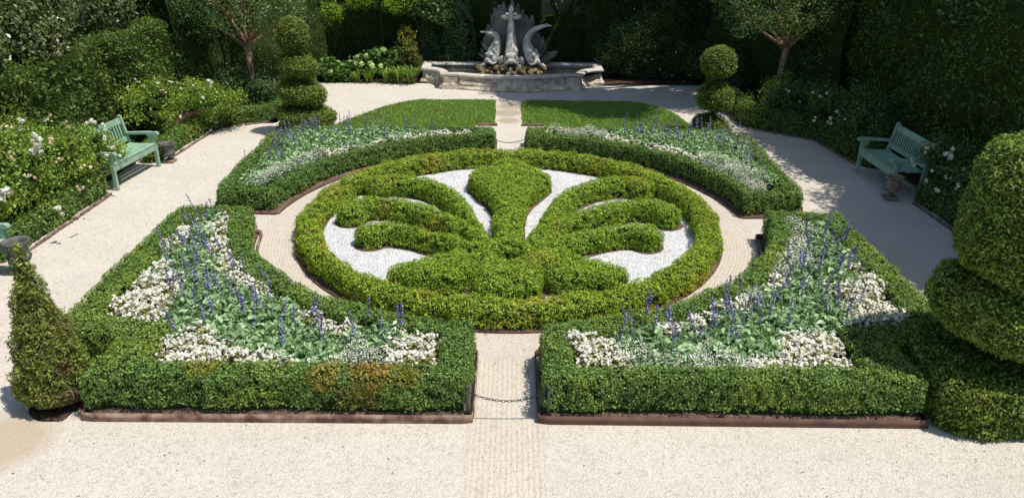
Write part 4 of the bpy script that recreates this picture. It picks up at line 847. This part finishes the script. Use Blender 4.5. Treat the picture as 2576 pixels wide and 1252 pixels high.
# ------------------------------------------------------------------ topiary
def leaf_skin(v, f, mat, L, W, dens, seed, tuft, parent, name='foliage', spread=.8, lay=None):
    rng = np.random.default_rng(seed); P, Nn = sample(v, f, dens, rng); P = P+Nn*(tuft*noise(P, .11, seed)+rng.normal(0, tuft*.5, len(P)))[:, None]
    a, b = leaves(P, Nn, L, W, rng, spread, .2); return mesh_np(name, [(inset_mesh(v, f, .04), tris_of(f), M['core']), (a, b, mat)], parent)
def outward(v, f, c):
    t = tris_of(f); n = np.cross(v[t[:, 1]]-v[t[:, 0]], v[t[:, 2]]-v[t[:, 0]]); m = v[t].mean(1)-c(v[t].mean(1)); fl = (n*m).sum(1) < 0; t[fl] = t[fl][:, ::-1]; return t
def spiral(x, y, lab, z0, z1, R0, R1, turns, tv, mat, seed, a0=0., L=.045, dens=1900, name='spiral_topiary'):
    e = empty(name, (x, y, 0), 0, lab, 'topiary'); tr = tube([(0, 0, 0), (0, 0, z1)], [.06, .03], 10); mesh_np('trunk', [(*tr, M['bark_dark'])], e, True)
    n = int(turns*26); pth = []; rad = []; fl = []
    for i in range(n):
        t = i/(n-1); a = a0+turns*2*math.pi*t; R = R0+(R1-R0)*t; z = z0+(z1-z0)*t; c = R*.42; pth.append((c*math.cos(a), c*math.sin(a), z)); s = min(1, .5+3*t, .35+(1-t)*6); rad.append(s)
        fl.append((R*.58, tv*(1-.2*t)))
    P = np.array(pth); V = []; S = 18
    for i in range(n):
        a = a0+turns*2*math.pi*i/(n-1); o = np.array([math.cos(a), math.sin(a), 0])
        for k in range(S):
            b = 2*math.pi*k/S; V.append(P[i]+o*math.cos(b)*fl[i][0]*rad[i]+np.array([0, 0, 1])*math.sin(b)*fl[i][1]*rad[i])
    V = np.array(V); V = V+.03*np.stack([noise(V, .25, seed+k) for k in range(3)], 1)
    F = np.array([[i*S+k, i*S+(k+1) % S, (i+1)*S+(k+1) % S, (i+1)*S+k] for i in range(n-1) for k in range(S)])
    ctr = lambda m: P[np.abs(m[:, None, 2]-P[None, :, 2]+0).argmin(1)]*0+np.stack([P[((m[:, None]-P[None])**2).sum(2).argmin(1)]][0:1])[0]
    F = outward(V, F, ctr); leaf_skin(V, F, mat, L, L*.42, dens, seed, .03, e); return e
def tiers(x, y, lab, parts, mat, seed, L=.05, dens=1700, name='tiered_topiary', trunk=2.0):
    """parts: (dx, z, rx, rz, tilt_deg, squareness)"""
    e = empty(name, (x, y, 0), 0, lab, 'topiary'); tr = tube([(0, 0, 0), (0, 0, trunk)], [.07, .04], 10); mesh_np('trunk', [(*tr, M['bark_dark'])], e, True)
    for i, (dx, z, rx, rz, tl, sq) in enumerate(parts):
        v, f = ICO[4]; v = v.copy(); px_ = 5 if sq >= 10 else 2; h = (np.abs(v[:, 0])**px_+np.abs(v[:, 1])**px_)**(1/px_); k = (h**sq+np.abs(v[:, 2])**sq)**(-1/sq); v = v*k[:, None]*[rx, rx, rz]
        n = unit(v); v = v+n*(.03*noise(v+i*7, .3, seed)+.015*noise(v, .12, seed))[:, None]
        T = Matrix.Rotation(R_(tl), 3, 'Y'); v = v@np.array(T).T+[dx, 0, z]; leaf_skin(v, f, mat, L, L*.42, dens, seed+i, .035, e)
    return e
tiers(-5.33, 19.35, 'tall clipped yew with slanting stacked tiers at the far left corner of the flower beds', [(.0, .16, .72, .2, 0, 2.4), (.04, .48, .74, .25, 7, 2.6), (.0, 1.07, .60, .30, 13, 2.4), (-.04, 1.74, .49, .28, 14, 2.4), (-.1, 2.47, .38, .45, 4, 2.2)], M['yew'], 141, trunk=2.3)
tiers(5.12, 19.45, 'clipped yew with two round balls above a low dome at the far right corner', [(0, .26, .50, .30, 14, 2.2), (.0, 1.02, .46, .36, 12, 2.2), (0, 1.90, .43, .38, 6, 2.1)], M['yew'], 151, trunk=1.9)
tiers(5.90, 7.98, 'huge tiered yew topiary with a square base, cut off by the right edge', [(-.10, .31, .87, .36, 1, 12), (-.02, 1.27, .90, .37, 8, 3.2), (.06, 2.44, .82, .80, 5, 4.2)], M['yew_near'], 161, L=.05, dens=2600, trunk=2.4)
e = empty('yew_cone', (-5.47, 7.74, 0), 0, 'pointed yew cone tree at the left corner, its lower right side dead and brown', 'topiary')
tr = tube([(0, 0, 0), (0, 0, 1.9)], [.05, .02], 8); mesh_np('trunk', [(*tr, M['bark_dark'])], e, True)
v, f = lathe([(.001, .06), (.28, .07), (.39, .15), (.43, .30), (.40, .55), (.325, .85), (.25, 1.12), (.18, 1.38), (.115, 1.62), (.06, 1.84), (.001, 2.0)], 40)
v = v+unit(v-[0, 0, .8])*(.045*noise(v, .22, 9)+.03*noise(v, .1, 10))[:, None]
rng = np.random.default_rng(171); P, Nn = sample(v, f, 3300, rng); 
Nn = unit(np.concatenate([P[:, :2], np.full((len(P), 1), .12)], 1)); P = P+Nn*(.05*noise(P, .12, 3)+rng.normal(0, .022, len(P)))[:, None]
a, b = leaves(P, Nn, .062, .016, rng, 1.0, .25); P = P*[.93, .93, 1.02]; a, b = leaves(P, Nn, .062, .016, rng, 1.0, .25); cv = v*[.8, .8, .98]
mesh_np('foliage', [(cv, tris_of(f), M['core']), (a, b, M['yew_cone'])], e)

# ------------------------------------------------------------------ fountain
FX = -.05
OUT = [(-2.95, 26.55), (-2.95, 25.52)]+[(-2.95+.70*math.sin(t)*1.0, 25.52-.80*(1-math.cos(t))) for t in np.linspace(.15, math.pi/2, 7)]
OUT += [(-2.24, 24.66), (-1.68, 24.62), (-1.66, 24.58)]
OUT += [(-1.66+3.32*t, 24.58-.33*math.sin(math.pi*t)) for t in np.linspace(.06, .94, 13)]
OUT += [(-x, y) for x, y in OUT[:12][::-1]]
OUT = np.array([(x+FX, y) for x, y in OUT])
def sweep(path, prof, closed=True):
    n = len(path); Tn = np.roll(path, -1, 0)-path; Tn /= np.linalg.norm(Tn, axis=1)[:, None]; Tp = np.roll(Tn, 1, 0)
    n1 = np.stack([Tn[:, 1], -Tn[:, 0]], 1); n0 = np.stack([Tp[:, 1], -Tp[:, 0]], 1); m = n1+n0; m /= np.linalg.norm(m, axis=1)[:, None]; m /= np.clip((m*n1).sum(1), .5, 1)[:, None]
    V = np.array([[path[i, 0]+m[i, 0]*o, path[i, 1]+m[i, 1]*o, z] for i in range(n) for o, z in prof]); k = len(prof)
    F = np.array([[i*k+j, ((i+1) % n)*k+j, ((i+1) % n)*k+(j+1) % k, i*k+(j+1) % k] for i in range(n) for j in range(k)]); return V, F
fe = empty('fountain', (0, 0, 0), 0, 'pale stone fountain with three upturned dolphins over rocks in a low curved basin', 'fountain')
v, f = sweep(OUT, [(.10, 0), (.10, .06), (.085, .075), (.06, .08), (.06, .125), (.03, .15), (.0, .16), (0, .385), (-.22, .385), (-.22, 0)]); mesh_np('basin_wall', [(v, f, M['stone'])], fe)
v, f = sweep(OUT, [(.0, .387), (.045, .40), (.06, .43), (.055, .47), (.02, .49), (-.20, .487), (-.24, .46), (-.24, .40), (-.225, .387)]); mesh_np('basin_rim', [(v, f, M['stone_cap'])], fe)
bm = bmesh.new()
for i in list(range(2, len(OUT)-2, 2)):
    p = OUT[i]; q = OUT[i+1]-OUT[i-1]; ang = math.atan2(q[1], q[0]); add_box(bm, (p[0], p[1], .275), (.012, .012, .20), Matrix.Rotation(ang, 3, 'Z'))
bm_obj('block_joint', bm, M['stone_dark'], fe)
for px in (-1.96, 1.96):
    bm = bmesh.new(); add_box(bm, (px+FX, 24.62, .27), (.46, .06, .224)); add_box(bm, (px+FX, 24.60, .085), (.54, .16, .17)); bm_obj('pier', bm, M['stone'], fe, bevel=.008)
bmw = bmesh.new(); vs_ = [bmw.verts.new((p[0], p[1], .36)) for p in OUT]; bmw.faces.new(vs_); bmesh.ops.triangulate(bmw, faces=bmw.faces[:]); bm_obj('water', bmw, M['water'], fe)
rng = np.random.default_rng(5)
RK = []
for s_ in range(4):
    v, f = ICO[2]; v = v*rng.uniform(.7, 1.2, 3); v = v*(1+.28*noise(v, .8, 400+s_)+.12*noise(v, .35, 410+s_))[:, None]; o = mesh_np('rock', [(v, f, M['rock'])]); RK.append(o.data); bpy.data.objects.remove(o)
for k in range(85):
    t = rng.uniform(-1, 1); yy = rng.uniform(0, 1); x = FX-.02+t*(1.05+.1*yy); y = 25.22+yy*.62; z = .36+.26*yy*(1-.55*abs(t))+rng.uniform(-.03, .03); s_ = rng.uniform(.05, .10)
    o = bpy.data.objects.new('rock', RK[k % 4]); o.location = (x, y, z); o.scale = (s_*rng.uniform(.9, 1.5), s_, s_*rng.uniform(.6, .95)); o.rotation_euler = (rng.random()*6, rng.random()*6, rng.random()*6); link(o, fe)
bm = bmesh.new(); add_box(bm, (FX, 26.0, .34), (2.1, .75, .42)); bm_obj('pedestal', bm, M['rock'], fe, bevel=.05)
def fz(u, v, y=25.9): return np.array([-.09+(u-1300)*.00262, y, .50+(830-v)*.00268])
# carved fan-like slab behind
rng = np.random.default_rng(12); parts = []
slabs = [(870, 700), (905, 640), (935, 520), (965, 420), (1000, 300), (1045, 190), (1090, 130), (1140, 75), (1200, 60), (1262, 90), (1320, 55), (1380, 80), (1440, 130), (1500, 190), (1555, 240), (1600, 330), (1650, 420), (1700, 500), (1745, 580), (1800, 640), (1860, 650), (1895, 690)]
for i, (u, vt) in enumerate(slabs):
    ub = 1330+(u-1330)*.62; p0 = fz(ub, 840, 26.28+rng.uniform(-.03, .03)); p1 = fz(u+rng.uniform(-12, 12), vt-10+rng.uniform(0, 75), 26.36+rng.uniform(-.05, .05)); pm = (p0+p1)/2+[0, -.03, 0]
    n = 9; t = np.linspace(0, 1, n); P = np.array([(1-q)**2*p0+2*q*(1-q)*pm+q*q*p1 for q in t]); w0 = rng.uniform(.075, .125); wd = [w0*(1+.3*math.sin(q*3.0)+.3*rng.random())*(1-q**9*.7) for q in t]
    vv, ff = tube(P, wd, 10, [(1.0, .5)]*n); vv = vv+.035*np.stack([noise(vv, .14, 20+k) for k in range(3)], 1); parts.append((vv, ff))
v, f = merge(parts); mesh_np('carved_backdrop', [(v, f, M['stone_dark'])], fe, True)
def spl(pts, n=26):
    P = np.array(pts, float); m = len(P); out = []
    for i in range(n):
        t = i/(n-1)*(m-1); k = min(int(t), m-2); q = t-k; a = P[max(k-1, 0)]; b = P[k]; c = P[k+1]; d = P[min(k+2, m-1)]
        out.append(.5*((2*b)+(c-a)*q+(2*a-5*b+4*c-d)*q*q+(3*b-a-3*c+d)*q**3))
    return np.array(out)
def ell(c, r, rot=(0, 0, 0), sub=3, nz=.03, seed=1):
    v, f = ICO[sub]; v = v*np.array(r); v = v*(1+nz*noise(v, .06, seed))[:, None]
    m = np.array(Matrix.Rotation(rot[2], 3, 'Z') @ Matrix.Rotation(rot[1], 3, 'Y') @ Matrix.Rotation(rot[0], 3, 'X')); return v@m.T+np.array(c), f
def dolphin(body, radii, mouth, face, flukes, fins, parent, mat='stone_grey'):
    d = mesh_parts = []; P = spl(body); r = spl([(x, 0, 0) for x in radii], len(P))[:, 0]
    d.append(tube(P, list(r), 20, [(1, .95)]*len(P)))
    v, f = merge(d); o = mesh_np('dolphin', [(v, f, M[mat])], parent, True)
    hd = np.array(body[0]); fx, fy = face; F_ = np.array([fx, fy, 0.]); S_ = np.array([fy, -fx, 0.])
    L_ = []
    L_.append(ell(hd+[0, 0, .06], (.21, .21, .25), seed=2))                       # skull
    L_.append(ell(hd+F_*.13+[0, 0, -.02], (.15, .15, .12), seed=3))                # snout
    for s_ in (-1, 1):
        L_.append(ell(hd+F_*.06+S_*.15*s_+[0, 0, .02], (.09, .09, .13), seed=4))   # cheek
        L_.append(tube(spl([hd+F_*.19+S_*.02*s_+[0, 0, -.02], hd+F_*.22+S_*.10*s_+[0, 0, -.04], hd+F_*.13+S_*.19*s_+[0, 0, -.10], hd+F_*.02+S_*.24*s_+[0, 0, -.05]], 10), [.035, .04, .04, .04, .038, .036, .034, .03, .025, .012], 8))  # curled lip
        L_.append(ell(hd+F_*.12+S_*.12*s_+[0, 0, .17], (.07, .05, .04), seed=6))   # brow
        L_.append(ell(hd+F_*.02+S_*.15*s_+[0, 0, .26], (.05, .04, .12), (0, .4*s_, 0), seed=6))  # gill leaf
    for q in range(5): L_.append(ell(hd+F_*(.10-.05*q)+[0, 0, .22+.07*q], (.03, .05, .05), seed=8))  # crest
    v, f = merge(L_); mesh_np('head', [(v, f, M[mat])], o, True)
    ey = []
    for s_ in (-1, 1): ey.append(ell(hd+F_*.15+S_*.13*s_+[0, 0, .10], (.035, .03, .035), seed=7, nz=0))
    v, f = merge(ey); mesh_np('eyes', [(v, f, M['stone_dark'])], o, True)
    v, f = ell(hd+F_*.17+[0, 0, -.12], (.085, .08, .08)); mesh_np('mouth', [(v, f, M['iron'])], o, True)
    L_ = [ell(*a) for a in flukes]; v, f = merge(L_); mesh_np('tail', [(v, f, M[mat])], o, True)
    if fins:
        
        for a in fins: v, f = ell(*a); mesh_np('fin', [(v, tris_of(f), M[mat])], o, True)
    return o
dolphin([fz(1305, 740, 25.62), fz(1308, 640, 25.72), fz(1305, 520, 25.85), fz(1300, 400, 25.92), fz(1298, 280, 25.9), fz(1298, 200, 25.88), fz(1300, 135, 25.86)], [.20, .21, .165, .125, .10, .085, .05], 0, (0, -1),
        [(fz(1225, 250, 25.85), (.15, .05, .075), (0, .25, 0)), (fz(1378, 245, 25.85), (.14, .05, .07), (0, -.25, 0)), (fz(1300, 160, 25.84), (.075, .07, .11)), (fz(1250, 210, 25.83), (.06, .05, .05)), (fz(1350, 210, 25.83), (.06, .05, .05)), (fz(1300, 125, 25.84), (.04, .045, .06))],
        [(fz(1180, 750, 25.7), (.11, .05, .15), (0, .25, 0)), (fz(1215, 810, 25.6), (.12, .05, .05), (0, -.2, 0)), (fz(1432, 760, 25.7), (.11, .05, .15), (0, -.25, 0)), (fz(1405, 812, 25.6), (.12, .05, .05), (0, .2, 0))], fe)
dolphin([fz(1065, 740, 25.7), fz(1090, 650, 25.85), fz(1120, 560, 26.0), fz(1120, 490, 26.02), fz(1090, 450, 25.95), fz(1040, 435, 25.85)], [.20, .20, .14, .10, .075, .05], 0, (-.75, -.66),
        [(fz(1030, 435, 25.8), (.17, .09, .055), (0, .18, .2)), (fz(955, 418, 25.75), (.11, .07, .035), (0, .02, .3)), (fz(1075, 460, 25.8), (.07, .06, .05))], [(fz(960, 800, 25.6), (.14, .04, .07), (0, -.5, 0))], fe)
dolphin([fz(1575, 750, 25.7), fz(1530, 650, 25.85), fz(1500, 570, 25.95), fz(1520, 480, 26.0), fz(1580, 405, 25.95), fz(1660, 362, 25.85), fz(1730, 340, 25.8)], [.21, .20, .155, .12, .09, .07, .045], 0, (.72, -.69),
        [(fz(1700, 345, 25.78), (.15, .07, .05), (0, -.15, -.2)), (fz(1765, 336, 25.72), (.11, .05, .03), (0, 0, -.2)), (fz(1740, 326, 25.8), (.06, .05, .03))], [(fz(1690, 800, 25.6), (.13, .04, .07), (0, .5, 0))], fe)
for (u, w_) in ((1305, .030), (1290, .02), (1370, .012)):
    p = fz(u, 815, 25.38); v, f = tube([p, p+[0, -.04, -.03], p+[0, -.07, -.10], p+[0, -.08, -.22]], [w_*.8, w_, w_*.9, w_*.7], 10); mesh_np('water_jet', [(v, f, M['jet'])], fe, True)
e = empty('bird', tuple(fz(1500, 250, 26.2)), 0, None, None); bpy.data.objects.remove(e)

# ------------------------------------------------------------------ small litter on the gravel
rng = np.random.default_rng(77)
ok = 0
v0, f0 = ICO[1]
PB = []
for s_ in range(3):
    v = v0*rng.uniform(.6, 1.3, 3)*[1, 1, .5]; o = mesh_np('fallen_leaf', [(v, f0, M['mulch'])]); PB.append(o.data); bpy.data.objects.remove(o)
# loose leaf crumbs are countless: one object
P = np.stack([rng.uniform(-8.2, 8.2, 1500), rng.uniform(3.6, 24.2, 1500), np.full(1500, .010)], 1)
r_ = np.hypot(P[:, 0]-CX, P[:, 1]-CY); k = (r_ > 4.5) | (r_ < 3.4); P = P[~((r_ < 4.5) & (r_ > 3.86)) | (rng.random(1500) < .2)]
P = P[(np.abs(P[:, 0]) > 5.95) | (P[:, 1] < 7.3) | (np.abs(P[:, 0]-CX) < .4)]
rin = np.stack([rng.uniform(-3.3, 3.2, 260), rng.uniform(10, 16.6, 260), np.full(260, .034)], 1); P = np.concatenate([P, rin[np.hypot(rin[:, 0]-CX, rin[:, 1]-CY) < 3.35]])
edge = np.stack([np.where(rng.random(500) < .5, -8.25, 8.2)+rng.normal(0, .15, 500), rng.uniform(9, 20, 500), np.full(500, .008)], 1); P = np.concatenate([P, edge])
a, b = leaves(P, np.tile([[0, 0, 1.]], (len(P), 1)), .024, .012, rng, .25, 0)
tag(mesh_np('litter', [(a, b, M['mulch'])]), 'tiny dry leaf bits scattered over the pale gravel', 'litter', kind='stuff')
# remove prototypes that were never planted
for l_ in PROTO.values():
    for p_ in l_:
        if p_.name not in USED:
            for c in KIDS[p_.name]: bpy.data.objects.remove(c)
            bpy.data.objects.remove(p_)
